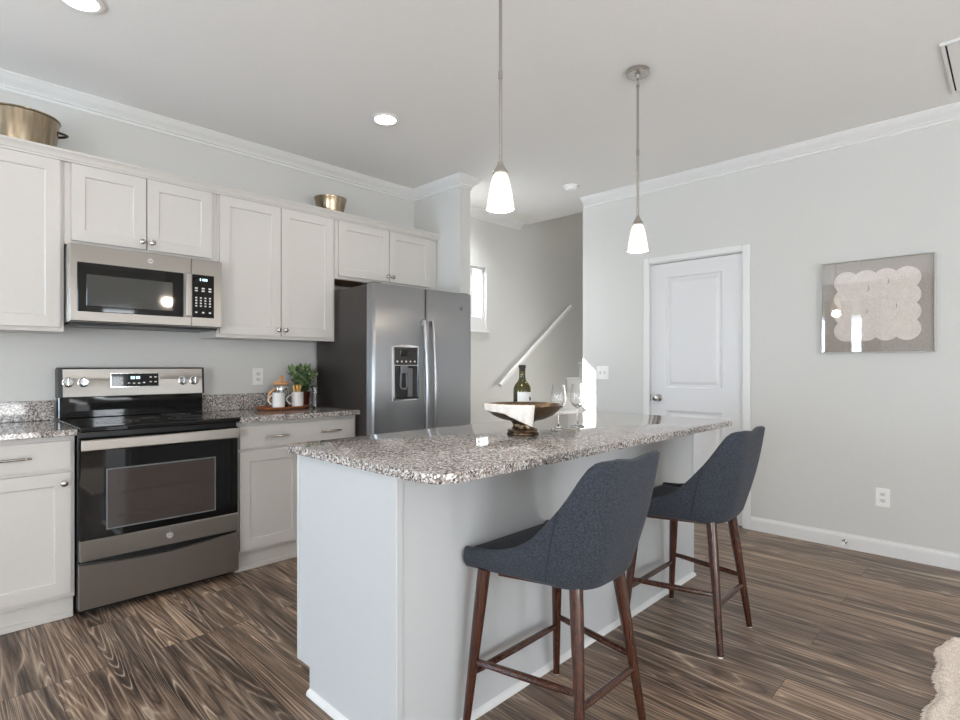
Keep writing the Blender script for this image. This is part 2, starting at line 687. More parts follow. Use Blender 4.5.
def subsurf(o, lv=1):
    m = o.modifiers.new('subdivision', 'SUBSURF')
    m.levels = m.render_levels = lv
    return o


def text_mb(body, size, o, u, v, nrm, depth=0.0006):
    """flat raised lettering at origin o, running along u, standing along v"""
    cu = bpy.data.curves.new('lettering', 'FONT')
    cu.body = body
    cu.size = size
    cu.align_x = 'CENTER'
    cu.align_y = 'CENTER'
    cu.extrude = depth / 2
    t = bpy.data.objects.new('lettering', cu)
    COL.objects.link(t)
    dg = bpy.context.evaluated_depsgraph_get()
    me = t.evaluated_get(dg).to_mesh()
    mb = MB()
    mb.bm.from_mesh(me)
    t.evaluated_get(dg).to_mesh_clear()
    bpy.data.objects.remove(t)
    bpy.data.curves.remove(cu)
    o, u, v, nrm = Vector(o), Vector(u), Vector(v), Vector(nrm)
    for q in mb.bm.verts:
        q.co = o + u * q.co.x + v * q.co.y + nrm * (q.co.z + depth / 2)
    return mb


X, Y, Z = Vector((1, 0, 0)), Vector((0, 1, 0)), Vector((0, 0, 1))

# ------------------------------------------------------------------ the setting
XR, ZC = 4.335, 2.763
XL, YR = -3.6, -7.2
YE = -0.957           # end of the right wall, side of the stairs
XO = 4.68            # where the ceiling opens over the stairs
XE, ZT = 8.4, 5.3

struct('floor', MB().box(XL - .1, XE, YR - .1, 0.1, -0.12, 0.0), M['floor'])
ce = MB()
ce.prism([(XL - .1, YR - .1), (XR + .1, YR - .1), (XR + .1, YE), (XO, YE), (XO, 0.1), (XL - .1, 0.1)], ZC, ZC + 0.2)
struct('ceiling', ce, M['ceiling'])

# kitchen wall, running on as the far wall of the stairs; window opening by the stub wall
WX0, WX1, WZ0, WZ1 = 3.53, 4.04, 1.57, 2.21
w = MB()
w.box(XL - .1, WX0, 0, 0.1, 0, ZT)
w.box(WX1, XE, 0, 0.1, 0, ZT)
w.box(WX0, WX1, 0, 0.1, 0, WZ0)
w.box(WX0, WX1, 0, 0.1, WZ1, ZT)
struct('wall_kitchen', w, M['wall'])

# right wall with the door opening
DY0, DY1, DZ = -1.628, -2.383, 2.074
w = MB()
w.box(XR, XR + .1, DY0, YE, 0, ZC)
w.box(XR, XR + .1, YR, DY1, 0, ZC)
w.box(XR, XR + .1, DY1, DY0, DZ + .01, ZC)
struct('wall_right', w, M['wall'])
struct('wall_stair', MB().box(XR + .1, XE, YE - .1, YE, 0, ZT), M['wall'])
struct('wall_landing', MB().box(XO - .1, XO, YE, 0, ZC + .2, ZT), M['wall'])
struct('wall_stair_end', MB().box(XE, XE + .1, YE - .1, .1, 0, ZT), M['wall'])
struct('ceiling_stair', MB().box(XO - .1, XE + .1, YE - .1, .1, ZT, ZT + .1), M['ceiling'])
struct('wall_closet', MB().box(XR + .9, XR + 1.0, YR, YE - .1, 0, ZC), M['wall'])
# stub wall beside the refrigerator
SX0, SX1, SY = 3.10, 3.215, -0.60
struct('wall_stub', MB().box(SX0, SX1, SY, 0, 0, ZC), M['wall'])

# rear wall and left wall behind the camera, with their openings
w = MB()
PX0, PX1 = 2.0, 2.5
w.box(XL - .1, -1.2, YR - .1, YR, 0, ZC)
w.box(1.2, PX0, YR - .1, YR, 0, ZC)
w.box(PX1, XR + .1, YR - .1, YR, 0, ZC)
w.box(-1.2, 1.2, YR - .1, YR, 2.15, ZC)
w.box(PX0, PX1, YR - .1, YR, 2.15, ZC)
struct('wall_rear', w, M['wall'])
w = MB()
for a, b in ((YR, -6.25), (-3.95, -1.85), (-0.3, 0)):
    w.box(XL - .1, XL, a, b, 0, ZC)
for a, b in ((-6.25, -3.95), (-1.85, -0.3)):
    w.box(XL - .1, XL, a, b, 0, 0.5)
    w.box(XL - .1, XL, a, b, 2.2, ZC)
struct('wall_left', w, M['wall'])


def window_bars(root, o, u, width, z0, z1, nv=1, nh=1, t=0.04, n=Y):
    """frame, bars and pane of an off-camera window"""
    mb = MB()
    o, u = Vector(o), Vector(u)
    def bar(a0, a1, b0, b1):
        p, q = o + u * a0, o + u * a1
        xs, ys = sorted((p.x, q.x)), sorted((p.y, q.y))
        if abs(u.x) > 0.5:
            mb.box(xs[0], xs[1], p.y - .02, p.y + .02, b0, b1)
        else:
            mb.box(p.x - .02, p.x + .02, ys[0], ys[1], b0, b1)
    bar(0, t, z0, z1)
    bar(width - t, width, z0, z1)
    bar(t, width - t, z0, z0 + t)
    bar(t, width - t, z1 - t, z1)
    for i in range(nv):
        a = width * (i + 1) / (nv + 1)
        bar(a - t / 2, a + t / 2, z0 + t, z1 - t)
    struct('window_frame', mb, M['trim'], parent=root)


for i, (o, u, wd, z0, z1, nv) in enumerate((((-1.2, YR - .05, 0), X, 2.4, 0.0, 2.15, 1),
                                            ((PX0, YR - .05, 0), X, PX1 - PX0, 0.0, 2.15, 0),
                                            ((XL - .05, -6.25, 0), Y, 2.3, 0.5, 2.2, 2),
                                            ((XL - .05, -1.85, 0), Y, 1.55, 0.5, 2.2, 1))):
    r = structroot(('door_2', 'door_3', 'window_2', 'window_3')[i], (o[0], o[1], z0))
    window_bars(r, o, u, wd, z0, z1, nv)

# taupe curtains on the left window
for i, (ya, yb) in enumerate(((-2.10, -1.80), (-1.66, -1.22))):
    cu = MB()
    def cpt(a, b, ya=ya, yb=yb):
        t = a / 60
        return Vector((XL + .09 + .035 * math.sin(t * 2 * PI * 5), ya + (yb - ya) * t, .06 + (2.42 - .06) * b / 4))
    cu.grid(cpt, 60, 4)
    o = single('curtain', cu, M['curtain'], ('taupe curtain at the left side of the left wall window', 'narrow taupe curtain hanging before the middle of the left wall window')[i], 'curtain', (XL + .09, (ya + yb) / 2, .06), 'curtains on the left wall', True, 80)
    md_ = o.modifiers.new('thickness', 'SOLIDIFY')
    md_.thickness = .003
rd = thing('curtain_rod', 'dark curtain rod above the left wall window', 'curtain rod', (XL + .09, -.97, 2.44))
part('rod', MB().cyl((XL + .09, -2.2, 2.435), .012, 2.1, 12, 'Y'), M['nickel'], rd, True)
for y in (-2.15, -.14):
    part('bracket', MB().box(XL + .0005, XL + .09, y - .008, y + .008, 2.425, 2.445), M['nickel'], rd)

# the little window on the stair side: frame, sash, pane, sill
r = structroot('window_1', ((WX0 + WX1) / 2, 0.06, WZ0))
f = MB()
f.box(WX0, WX0 + .035, .035, .085, WZ0, WZ1, .003)
f.box(WX1 - .035, WX1, .035, .085, WZ0, WZ1, .003)
f.box(WX0 + .035, WX1 - .035, .035, .085, WZ1 - .020, WZ1, .003)
f.box(WX0 + .035, WX1 - .035, .035, .085, WZ0, WZ0 + .14, .003)
struct('window_frame', f, M['trim'], parent=r)
f = MB()
f.box(3.855, 3.885, .045, .075, WZ0 + .14, WZ1 - .020, .003)
struct('window_bar', f, M['trim'], parent=r)
struct('pane', MB().box(WX0 + .035, WX1 - .035, .058, .062, WZ0 + .14, WZ1 - .020), M['pane'], parent=r)
struct('window_sill', MB().box(WX0 - .02, WX1 + .02, -.02, .035, WZ0 - .02, WZ0 + .004, .004), M['trim'], parent=r)

# crown moulding
def crown_prof(z):
    return [(0, z), (.072, z), (.072, z - .007), (.064, z - .013), (.059, z - .024), (.044, z - .038), (.026, z - .050),
            (.019, z - .058), (.019, z - .064), (.010, z - .068), (.010, z - .080), (.005, z - .085), (0, z - .085)]


def crown(name, path):
    struct(name, MB().molding(path, crown_prof(ZC)), M['trim'], smooth=True)


crown('trim_1', [(XO - .12, 0), (SX1, 0), (SX1, SY), (SX0, SY), (SX0, 0), (XL, 0)])
crown('trim_2', [(XR, YR), (XR, YE - .02)])
# baseboards
bprof = [(0, 0), (.015, 0), (.015, .074), (.012, .084), (.006, .092), (.006, .098), (0, .098)]
struct('baseboard_right', MB().molding([(XR, YR), (XR, DY1 - .053)], bprof), M['trim'])
struct('baseboard_corner', MB().molding([(XR, DY0 + .053), (XR, YE), (XR + .1, YE)], bprof), M['trim'])
struct('baseboard_rear', MB().molding([(XL, YR), (-1.2, YR)], bprof), M['trim'])
struct('baseboard_left', MB().molding([(XL, 0), (XL, YR)], bprof), M['trim'])
struct('baseboard_hall', MB().molding([(4.14, 0), (SX1, 0), (SX1, SY)], bprof), M['trim'])

# interior door
r = structroot('door_1', (XR + .03, (DY0 + DY1) / 2, 0))
LY0, LY1 = DY0 - .006, DY1 + .006
lw, lh = LY0 - LY1, DZ - .012
d = MB()
st = .118
d.slab((XR + .047, LY1, .008), Y, Z, -X, lw, lh - .004, .035,
       [(.152, lw - .130, .24, .843), (.152, lw - .130, 1.024, lh - .117)],
       [(.004, .000), (.012, .011), (.030, .012), (.050, .004), (.054, .003)])
struct('door_leaf', d, M['door'], parent=r)
c = MB()
cw = .052
ct = .018
for a, b in ((DY0 - .004, DY0 + cw), (DY1 - cw, DY1 + .004)):
    c.box(XR - ct, XR, a, b, 0, DZ + cw, .004)
c.box(XR - ct, XR, DY1 + .004, DY0 - .004, DZ + .004, DZ + cw, .004)
struct('door_casing', c, M['trim'], parent=r)
c = MB()
c.box(XR, XR + .1, DY0 - .004, DY0, 0, DZ + .01)
c.box(XR, XR + .1, DY1, DY1 + .004, 0, DZ + .01)
c.box(XR, XR + .1, DY1 + .004, DY0 - .004, DZ - .002, DZ + .01)
struct('door_jamb', c, M['trim'], parent=r)
kb = MB()
ky, kz = LY0 - .07, .950
kb.lathe([(0, XR + .012), (.030, XR + .012), (.030, XR + .006), (.026, XR + .002), (.012, XR), (.010, XR - .025), (.018, XR - .032),
          (.026, XR - .042), (.0275, XR - .052), (.024, XR - .062), (.012, XR - .068), (0, XR - .069)], (0, ky, kz), 24, 'X')
struct('door_knob', kb, M['nickel'], smooth=True, parent=r)
struct('latch_plate', MB().box(XR - .0005, XR + .012, DY0 - .0055, DY0 - .0035, kz - .03, kz + .03), M['nickel'], parent=r)
for hz in (0.25, 1.12, 1.83):
    h = MB().cyl((XR + .004, DY1 + .005, hz - .045), .006, .09, 10)
    struct('hinge', h, M['nickel'], smooth=True, parent=r)

# stairs and handrail
stp = MB()
for i in range(13):
    x0 = 4.18 + .25 * i
    z1 = .18 * (i + 1)
    stp.box(x0, x0 + .25 + .01, YE + .002, -.002, 0 if i < 1 else z1 - .36, z1 - .03)
    stp.box(x0 - .025, x0 + .25, YE + .002, -.002, z1 - .03, z1, .008)
struct('stairs', stp, M['stair'])
th = thing('handrail', 'white sloping wooden handrail fixed to the far stair wall', 'handrail', (4.75, -.07, 1.45))
h = MB()
a, b = Vector((4.157, -.075, 1.02)), Vector((5.40, -.075, 1.918))
dr = (b - a).normalized()
up = dr.cross(Y).normalized()
if up.z < 0:
    up = -up
prof = [(-.018, -.020), (.018, -.020), (.021, .0), (.018, .014), (.008, .020), (-.008, .020), (-.018, .014), (-.021, 0)]
va = [h.bm.verts.new(a + Y * p + up * q) for p, q in prof]
vb = [h.bm.verts.new(b + Y * p + up * q) for p, q in prof]
h.bm.faces.new(va)
h.bm.faces.new(vb[::-1])
for i in range(len(prof)):
    j = (i + 1) % len(prof)
    h.bm.faces.new((va[i], va[j], vb[j], vb[i]))
part('rail', h, M['stair'], th)
for t in (.10, .93):
    p = a.lerp(b, t)
    part('bracket', MB().tube([p + Vector((0, 0, -.018)), p + Vector((0, .02, -.05)), (p.x, -.012, p.z - .06)], .008, 8).cyl((p.x, -.012, p.z - .06), .026, .012, 16, 'Y'), M['nickel'], th, True)

# ------------------------------------------------------------------ cabinets
def shaker(w, h, fr=.058):
    return [(fr, w - fr, fr, h - fr)], [(.0015, .0), (.004, .007), (.006, .0078)]


def door_front(root, x0, x1, z0, z1, yf, name='door', mat=None):
    """shaker front on a face that looks to -y; yf is the plane of the carcass"""
    w, h = x1 - x0, z1 - z0
    cells, rings = shaker(w, h) if h > .2 else ([], [])
    mb = MB().slab((x0, yf, z0), X, Z, -Y, w, h, .019, cells, rings)
    return part(name, mb, mat or M['cab'], root)


def knob(door, x, z, yf):
    mb = MB().lathe([(0, yf + .001), (.007, yf + .001), (.006, yf - .012), (.012, yf - .017), (.0155, yf - .022), (.015, yf - .027), (.010, yf - .031), (0, yf - .032)], (x, 0, z), 20, 'Y')
    return part('knob', mb, M['nickel'], door, True)


def pull(drawer, x, z, yf, L=.128):
    pts = [(x - L / 2 - .012, yf - .022, z), (x - L / 2, yf - .026, z), (x - L / 4, yf - .029, z), (x, yf - .030, z), (x + L / 4, yf - .029, z), (x + L / 2, yf - .026, z), (x + L / 2 + .012, yf - .022, z)]
    mb = MB().tube(pts, [.004, .0055, .006, .006, .006, .0055, .004], 10)
    for s in (-1, 1):
        mb.cyl((x + s * L * .38, yf - .028, z), .0045, .0285, 10, 'Y')
    return part('handle', mb, M['nickel'], drawer, True)


UY, UF = -.305, -.324       # carcass front, door front of the wall cabinets
UB, UT = 1.393, 2.29
SX = .538                   # left side of the stove
SE = SX + .757


def upper(x0, x1, zb, doors, label, knobs, under=None):
    cx = (x0 + x1) / 2
    t = thing('upper_cabinet', label, 'cabinet', (cx, -.15, zb))
    mb = MB().box(x0 + .0005, x1 - .0005, UY, -.002, zb, UT, .001)
    part('cabinet_body', mb, M['cab'], t)
    if under:
        part('underside', MB().box(x0 + .02, x1 - .02, UY + .02, -.004, zb - .003, zb), M['underside'], t, label='raw wood underside')
    for (a, b), kx in zip(doors, knobs):
        d = door_front(t, a, b, zb + .022, 2.276, UY)
        if kx is not None:
            knob(d, kx, zb + .062, UF)
    return t


upper(-.10, SX - .004, UB, [(-.085, SX - .022)], 'white upper cabinet to the left of the microwave, cut off by the left picture edge', [-.05])
upper(SX - .004, SE, 1.852, [(.562, .9065), (.9125, 1.262)], 'short white upper cabinet with two doors directly above the microwave', [.885, .934])
upper(SE, 2.118, UB, [(1.310, 1.702), (1.708, 2.094)], 'tall white two-door upper cabinet between microwave and refrigerator', [1.68, 1.73])
upper(2.118, 3.098, 1.852, [(2.146, 2.590), (2.596, 3.022)], 'wide short white upper cabinet above the refrigerator', [2.570, 2.616], True)

cm = MB().molding([(3.098, UY), (-.10, UY)], [(.0005, UT - .012), (.022, UT - .012), (.024, UT - .004), (.030, UT), (.034, UT + .012), (.044, UT + .024), (.050, UT + .030), (.050, UT + .040), (.0005, UT + .040)][::-1])
single('cabinet_moulding', cm, M['cab'], 'long white moulding running along the top of the upper cabinets', 'moulding', (1.5, UY, UT), smooth=True, angle=25)

BY, BF = -.59, -.61
CT = .884                   # underside of the stone


def base(x0, x1, label, drawers, doors, toe_right=None):
    t = thing('base_cabinet', label, 'cabinet', ((x0 + x1) / 2, -.3, 0))
    part('cabinet_body', MB().box(x0, x1, BY, -.002, .105, CT, .001), M['cab'], t)
    part('toe_kick', MB().box(x0 + .002, x1 - .002, -.565, -.01, 0, .1045).box(x0 + .002, x1 - .002, -.575, -.565, 0, .03, .003), M['cab'], t)
    for a, b, pulls in drawers:
        d = door_front(t, a, b, .727, .858, BY, 'drawer')
        for p in pulls:
            pull(d, p, .792, BF)
    for a, b, kx in doors:
        d = door_front(t, a, b, .130, .708, BY)
        knob(d, kx, .66, BF)
    return t


base(-.42, SX - .006, 'white base cabinet with a drawer and door to the left of the stove', [(-.40, SX - .024, [.055, .29])], [(-.40, .050, .02), (.056, SX - .024, .486)])
base(SE + .006, 2.112, 'white base cabinet with a wide drawer between stove and refrigerator', [(1.316, 2.092, [1.535, 1.90])], [(1.316, 1.701, 1.672), (1.707, 2.092, 1.737)])


def counter(x0, x1, label):
    t = thing('countertop', label, 'countertop', ((x0 + x1) / 2, -.3, CT))
    part('stone_slab', MB().box(x0, x1, -.645, -.002, CT + .0005, .914, .004, 2), M['granite'], t)
    part('backsplash', MB().box(x0, x1, -.022, -.002, .9145, 1.024, .003), M['granite'], t)


counter(-.42, SX - .003, 'speckled granite countertop to the left of the stove')
counter(SE + .003, 2.1145, 'speckled granite countertop between stove and refrigerator')

# ------------------------------------------------------------------ stove
sv = thing('stove', 'stainless steel range with black glass oven door and cooktop', 'stove', ((SX + SE) / 2, -.33, 0))
a, b = SX + .001, SE - .001
part('body', MB().box(a, b, -.615, -.03, .03, .895, .002).box(a + .03, b - .03, -.56, -.1, 0.0, .03), M['black'], sv)
ck = MB().box(a - .001, b + .001, -.672, -.085, .896, .922, .006, 2)
cooktop = part('cooktop', ck, M['black_glass'], sv)
for bx, by, br in ((.20, -.20, .075), (.56, -.20, .075), (.20, -.47, .095), (.56, -.47, .115), (.38, -.33, .05)):
    bn = MB()
    for rr in (br, br * .62):
        bn.lathe([(rr - .0015, .9221), (rr - .0015, .9224), (rr + .0015, .9224), (rr + .0015, .9221)], (a + bx, by, 0), 36, closed=True)
    part('burner_ring', bn, M['grey_plastic'], cooktop)
# back guard: black lower riser and steel control panel
part('riser', MB().box(a + .004, b - .004, -.084, -.005, .922, 1.046, .004), M['black_glass'], sv)
bg = MB()
pr = [(-.106, 1.040), (-.094, 1.200), (-.080, 1.206), (-.03, 1.206), (-.005, 1.19), (-.005, 1.040)]
va = [bg.bm.verts.new((a, y, z)) for y, z in pr]
vb = [bg.bm.verts.new((b, y, z)) for y, z in pr]
bg.bm.faces.new(va)
bg.bm.faces.new(vb[::-1])
for i in range(6):
    j = (i + 1) % 6
    bg.bm.faces.new((va[i], va[j], vb[j], vb[i]))
bguard = part('back_guard', bg, M['black'], sv)
sl = Vector((0, .012, .160)).normalized()      # direction up the sloping panel
nn = Vector((0, -.160, .012)).normalized()
P0 = Vector((0, -.106, 1.040))
cp = MB().slab(Vector((a + .02, 0, 0)) + P0 + sl * .004 + nn * .0002, X, sl, nn, b - a - .034, .153, .003)
cpan = part('control_panel', cp, M['steel'], bguard)
for kx in (.582, .652, 1.168, 1.233):
    o = Vector((kx, 0, 0)) + P0 + sl * .085 + nn * .003
    mb = MB().lathe([(0, 0), (.029, 0), (.028, .003), (.022, .005), (.0205, .026), (.019, .028), (0, .028)], (0, 0, 0), 24)
    mb.box(-.0035, .0035, -.019, .019, .027, .031, .001)
    rot = Matrix((X, sl, nn)).transposed().to_4x4()
    bmesh.ops.transform(mb.bm, matrix=Matrix.Translation(o) @ rot, verts=mb.bm.verts[:])
    part('knob', mb, M['chrome'], bguard, True)
o = Vector((.785, 0, 0)) + P0 + sl * .055 + nn * .003
part('display_bezel', MB().slab(o - X * .004 - sl * .004, X, sl, nn, .252, .083, .0012), M['chrome'], bguard)
part('display', MB().slab(o, X, sl, nn, .244, .075, .002), M['black_glass'], bguard)
for i, dx in enumerate((.098, .110, .125, .137)):
    part('lit_digit', MB().slab(o + X * dx + sl * .043 + nn * .0022, X, sl, nn, .008, .016, .0004), M['lit'], bguard)
for dx, dz in ((.012, .045), (.046, .045), (.012, .018), (.046, .016), (.082, .016), (.108, .014), (.134, .014), (.160, .018), (.196, .050), (.222, .050), (.196, .022), (.222, .022)):
    part('printed_key', MB().slab(o + X * dx + sl * dz + nn * .0022, X, sl, nn, .012, .007, .0003), M['key'], bguard)
# oven door
OY = -.645
od = part('oven_door', MB().box(a + .004, b - .004, OY, -.616, .372, .868, .003), M['black_glass'], sv)
part('window', MB().box(SX + .118, SE - .134, OY - .0012, OY + .002, .415, .703, .0005), M['oven_glass'], od, label='smoked glass window')
wf = MB()
x0, x1, z0, z1 = SX + .112, SE - .128, .409, .709
for q in ((x0, x1, z0, z0 + .006), (x0, x1, z1 - .006, z1), (x0, x0 + .006, z0 + .006, z1 - .006), (x1 - .006, x1, z0 + .006, z1 - .006)):
    wf.box(q[0], q[1], OY - .0018, OY + .001, q[2], q[3])
part('window_frame', wf, M['grey_plastic'], od)
for z in (.47, .585):
    part('oven_rack', MB().tube([(SX + .16, OY - .0018, z), (SE - .2, OY - .0018, z)], .0012, 6), M['steel_dark'], od)
part('door_trim', MB().box(a + .004, b - .004, OY - .004, -.616, .272, .3715, .003), M['steel'], od, label='brushed steel lower door panel')
hd = MB().box(a + .004, b - .006, OY - .042, OY - .027, .806, .862, .006, 2)
for hx in (a + .03, b - .03):
    hd.box(hx - .018, hx + .018, OY - .029, OY + .002, .818, .850, .003)
part('handle', hd, M['steel'], od, label='flat steel bar handle')
# emblem on the lower door panel
def emblem(parent, x, y, z, r, mat, ink):
    mb = MB().cyl((x, y - .003, z), r, .0035, 28, 'Y', .0006)
    e = part('emblem', mb, mat, parent, True)
    k = MB().lathe([(r * .80, y - .0036), (r * .90, y - .0036), (r * .90, y - .0028), (r * .80, y - .0028)], (x, 0, z), 28, 'Y', True)
    t = text_mb('GE', r * 1.0, (x, y - .0031, z), X, Z, -Y)
    k.bm.from_mesh(_tmp_mesh(t))
    part('monogram', k, ink, e)


def _tmp_mesh(mb):
    me = bpy.data.meshes.new('tmp')
    mb.bm.to_mesh(me)
    mb.bm.free()
    return me


emblem(od, .935, OY - .004, .322, .017, M['silver'], M['steel_dark'])
# storage drawer with the bowed top edge
dw = MB()
n = 24
def arc(i):
    t = i / n
    return a + .002 + (b - a - .004) * t, .236 + .022 * abs(2 * t - 1) ** 1.6
top = [arc(i) for i in range(n + 1)]
poly = [(top[0][0], .042), (top[-1][0], .042)] + top[::-1]
fa = [dw.bm.verts.new((x, OY - .006, z)) for x, z in poly]
fb = [dw.bm.verts.new((x, -.616, z)) for x, z in poly]
dw.bm.faces.new(fa)
dw.bm.faces.new(fb[::-1])
for i in range(len(poly)):
    j = (i + 1) % len(poly)
    dw.bm.faces.new((fa[i], fa[j], fb[j], fb[i]))
part('storage_drawer', dw, M['steel'], sv)

# ------------------------------------------------------------------ microwave
MY = -.41
mw = thing('microwave', 'stainless steel over-the-range microwave under the short cabinet', 'microwave', ((SX + SE) / 2, -.2, 1.435))
a, b = SX + .004, SE - .006
z0, z1 = 1.447, 1.842
part('body', MB().box(a, b, MY + .03, -.003, z0 - .004, z1 + .006, .002), M['steel'], mw)
un = MB().box(a + .01, b - .01, MY + .045, -.02, z0 - .014, z0 - .004, .002)
ub_ = part('underside', un, M['black'], mw, label='dark vented underside')
for fx in (a + .04, b - .24):
    part('vent_filter', MB().box(fx, fx + .20, MY + .07, MY + .22, z0 - .019, z0 - .0145, .002), M['grey_plastic'], ub_)
dx = 1.1175
md = part('door', MB().box(a, dx - .001, MY, MY + .029, z0, z1, .004, 2), M['steel'], mw)
part('glass', MB().box(.572, 1.074, MY - .003, MY + .001, 1.497, 1.751, .003), M['black_glass'], md)
part('window', MB().box(.612, 1.018, MY - .0042, MY - .002, 1.528, 1.690, .001), M['mw_glass'], md, label='grey see-through window')
hb = MB().box(1.080, 1.110, MY - .034, MY - .020, 1.500, 1.752, .006, 2)
for hz in (1.53, 1.72):
    hb.box(1.088, 1.102, MY - .022, MY + .001, hz - .012, hz + .012, .002)
part('handle', hb, M['steel'], md, label='vertical steel bar handle')
emblem(md, .906, MY, 1.798, .016, M['silver'], M['steel_dark'])
mp = part('panel', MB().box(dx + .001, b, MY, MY + .029, z0, z1, .004, 2), M['steel'], mw)
part('keypad', MB().box(dx + .004, 1.243, MY - .003, MY + .001, 1.500, 1.752, .002), M['black_glass'], mp)
kx0 = dx + .025
for q in (.020, .035, .045, .055):
    part('lit_digit', MB().box(kx0 + q, kx0 + q + .006, MY - .0038, MY - .0028, 1.716, 1.730), M['lit'], mp)
for zz, n, wd in ((1.668, 3, .016), (1.653, 3, .016), (1.612, 4, .010), (1.596, 4, .010), (1.580, 4, .010), (1.564, 4, .010), (1.526, 3, .012)):
    for i in range(n):
        x = kx0 + (.076 / (n - 1)) * i - wd / 2
        part('printed_key', MB().box(x, x + wd, MY - .0038, MY - .0028, zz, zz + .008), M['key'], mp)

# ------------------------------------------------------------------ refrigerator
FX0, FX1, FY, FZ = 2.116, 3.038, -.795, 1.772
fr = thing('refrigerator', 'stainless steel side-by-side refrigerator with dark sides and water dispenser', 'refrigerator', ((FX0 + FX1) / 2, -.4, 0))
part('body', MB().box(FX0 + .002, FX1 - .002, -.715, -.05, .02, FZ - .008, .004), M['steel_dark'], fr, label='dark grey refrigerator case')
part('foot_grille', MB().box(FX0 + .02, FX1 - .02, -.72, -.68, 0.0, .09, .003), M['black'], fr)
SMX = 2.574


def fridge_door(x0, x1, hole=None):
    mb = MB()
    # rounded front corners in plan
    rr = .022
    pl = [(x0, -.722)]
    for k in range(6):
        t = PI + k * PI / 10
        pl.append((x0 + rr + rr * math.cos(t), FY + rr + rr * math.sin(t)))
    for k in range(6):
        t = 1.5 * PI + k * PI / 10
        pl.append((x1 - rr + rr * math.cos(t), FY + rr + rr * math.sin(t)))
    pl.append((x1, -.722))
    mb.prism(pl, .10, FZ, .004, 2)
    return part('door', mb, M['steel_f'], fr, True)


fd1 = fridge_door(FX0, SMX - .003)
fd2 = fridge_door(SMX + .003, FX1)


def fridge_handle(door, x, tx):
    pts = []
    for i in range(13):
        t = i / 12
        z = .42 + 1.12 * t
        pts.append((x + tx * 0.0, FY - .030 - .030 * math.sin(PI * t) ** .8, z))
    mb = MB().tube(pts, [.015] * 13, 12)
    for z in (.44, 1.52):
        mb.box(x - .013, x + .013, FY - .036, FY + .002, z - .022, z + .022, .005, 2)
    part('handle', mb, M['steel_f'], door, True)


fridge_handle(fd1, 2.536, -1)
fridge_handle(fd2, 2.612, 1)
for x in (FX0 + .05, FX1 - .05):
    part('hinge_cover', MB().box(x - .035, x + .035, -.77, -.64, FZ, FZ + .009, .003, 2), M['steel_dark'], fr)
D0, D1, E0, E1 = 2.272, 2.500, .975, 1.352
db = MB()
pts = []
for k in range(17):
    t = k / 16
    pts.append((D0 + (D1 - D0) * t, E1 + .012 * math.sin(PI * t)))
poly = [(D0, E0), (D1, E0)] + pts[::-1]
fa = [db.bm.verts.new((x, FY - .006, z)) for x, z in poly]
fb = [db.bm.verts.new((x, FY + .004, z)) for x, z in poly]
db.bm.faces.new(fa)
db.bm.faces.new(fb[::-1])
for i in range(len(poly)):
    j = (i + 1) % len(poly)
    db.bm.faces.new((fa[i], fa[j], fb[j], fb[i]))
dis = part('dispenser', db, M['chrome'], fd1, label='bright-rimmed water and ice dispenser')
part('dispenser_panel', MB().box(D0 + .012, D1 - .012, FY - .009, FY - .004, 1.222, 1.345, .003), M['steel_dark'], dis)
part('display', MB().box(D0 + .06, D0 + .15, FY - .0105, FY - .008, 1.282, 1.325, .001), M['black_glass'], dis)
for i in range(5):
    part('button', MB().cyl((D0 + .035 + i * .038, FY - .0115, 1.246), .007, .003, 12, 'Y'), M['key'], dis)
part('recess', MB().box(D0 + .012, D1 - .012, FY - .0075, FY - .004, .988, 1.218, .002), M['black_glass'], dis)
part('spout', MB().box(D0 + .06, D0 + .12, FY - .022, FY - .007, 1.165, 1.215, .006, 2), M['grey_plastic'], dis)
part('lever', MB().tube([(D0 + .066, FY - .012, 1.168), (D0 + .058, FY - .013, 1.08), (D0 + .066, FY - .014, 1.06), (D0 + .104, FY - .014, 1.055), (D0 + .114, FY - .013, 1.075), (D0 + .112, FY - .012, 1.168)], .006, 8), M['grey_plastic'], dis, True)
part('paddle', MB().box(D0 + .125, D0 + .165, FY - .014, FY - .007, 1.0, 1.2, .006, 2), M['grey_plastic'], dis)
part('drip_tray', MB().box(D0 + .014, D1 - .014, FY - .020, FY - .006, .984, .998, .003), M['black'], dis)
part('emblem', MB().cyl((FX1 - .115, FY - .002, 1.655), .016, .0025, 24, 'Y'), M['grey_plastic'], fd2, True)

# ------------------------------------------------------------------ island
IX0, IX1, IY0, IY1 = 1.018, 3.145, -2.505, -1.884
il = thing('kitchen_island', 'long white kitchen island cabinet under a granite top', 'kitchen island', ((IX0 + IX1) / 2, (IY0 + IY1) / 2, 0))
bd = MB()
# body with the recessed toe kick on the stove side
pr = [(IY0, 0), (IY1 - .09, 0), (IY1 - .09, .098), (IY1, .098), (IY1, CT), (IY0, CT)]
va = [bd.bm.verts.new((IX0, y, z)) for y, z in pr]
vb = [bd.bm.verts.new((IX1, y, z)) for y, z in pr]
bd.bm.faces.new(va)
bd.bm.faces.new(vb[::-1])
for i in range(6):
    j = (i + 1) % 6
    bd.bm.faces.new((va[i], va[j], vb[j], vb[i]))
part('cabinet_body', bd, M['island'], il)
part('corner_trim', MB().box(IX0 - .006, IX0 + .020, IY0 - .006, IY0 - .0001, .022, CT - .001, .002).box(IX0 - .006, IX0 - .0001, IY0 - .004, IY0 + .022, .022, CT - .001, .002), M['island'], il)
part('edge_trim', MB().box(IX0 - .004, IX0 + .002, IY1 - .018, IY1, .099, CT - .001, .0015), M['island'], il)
part('corner_trim', MB().box(IX1 - .004, IX1 + .006, IY0 - .006, IY0 + .022, .022, CT - .001, .002), M['island'], il)
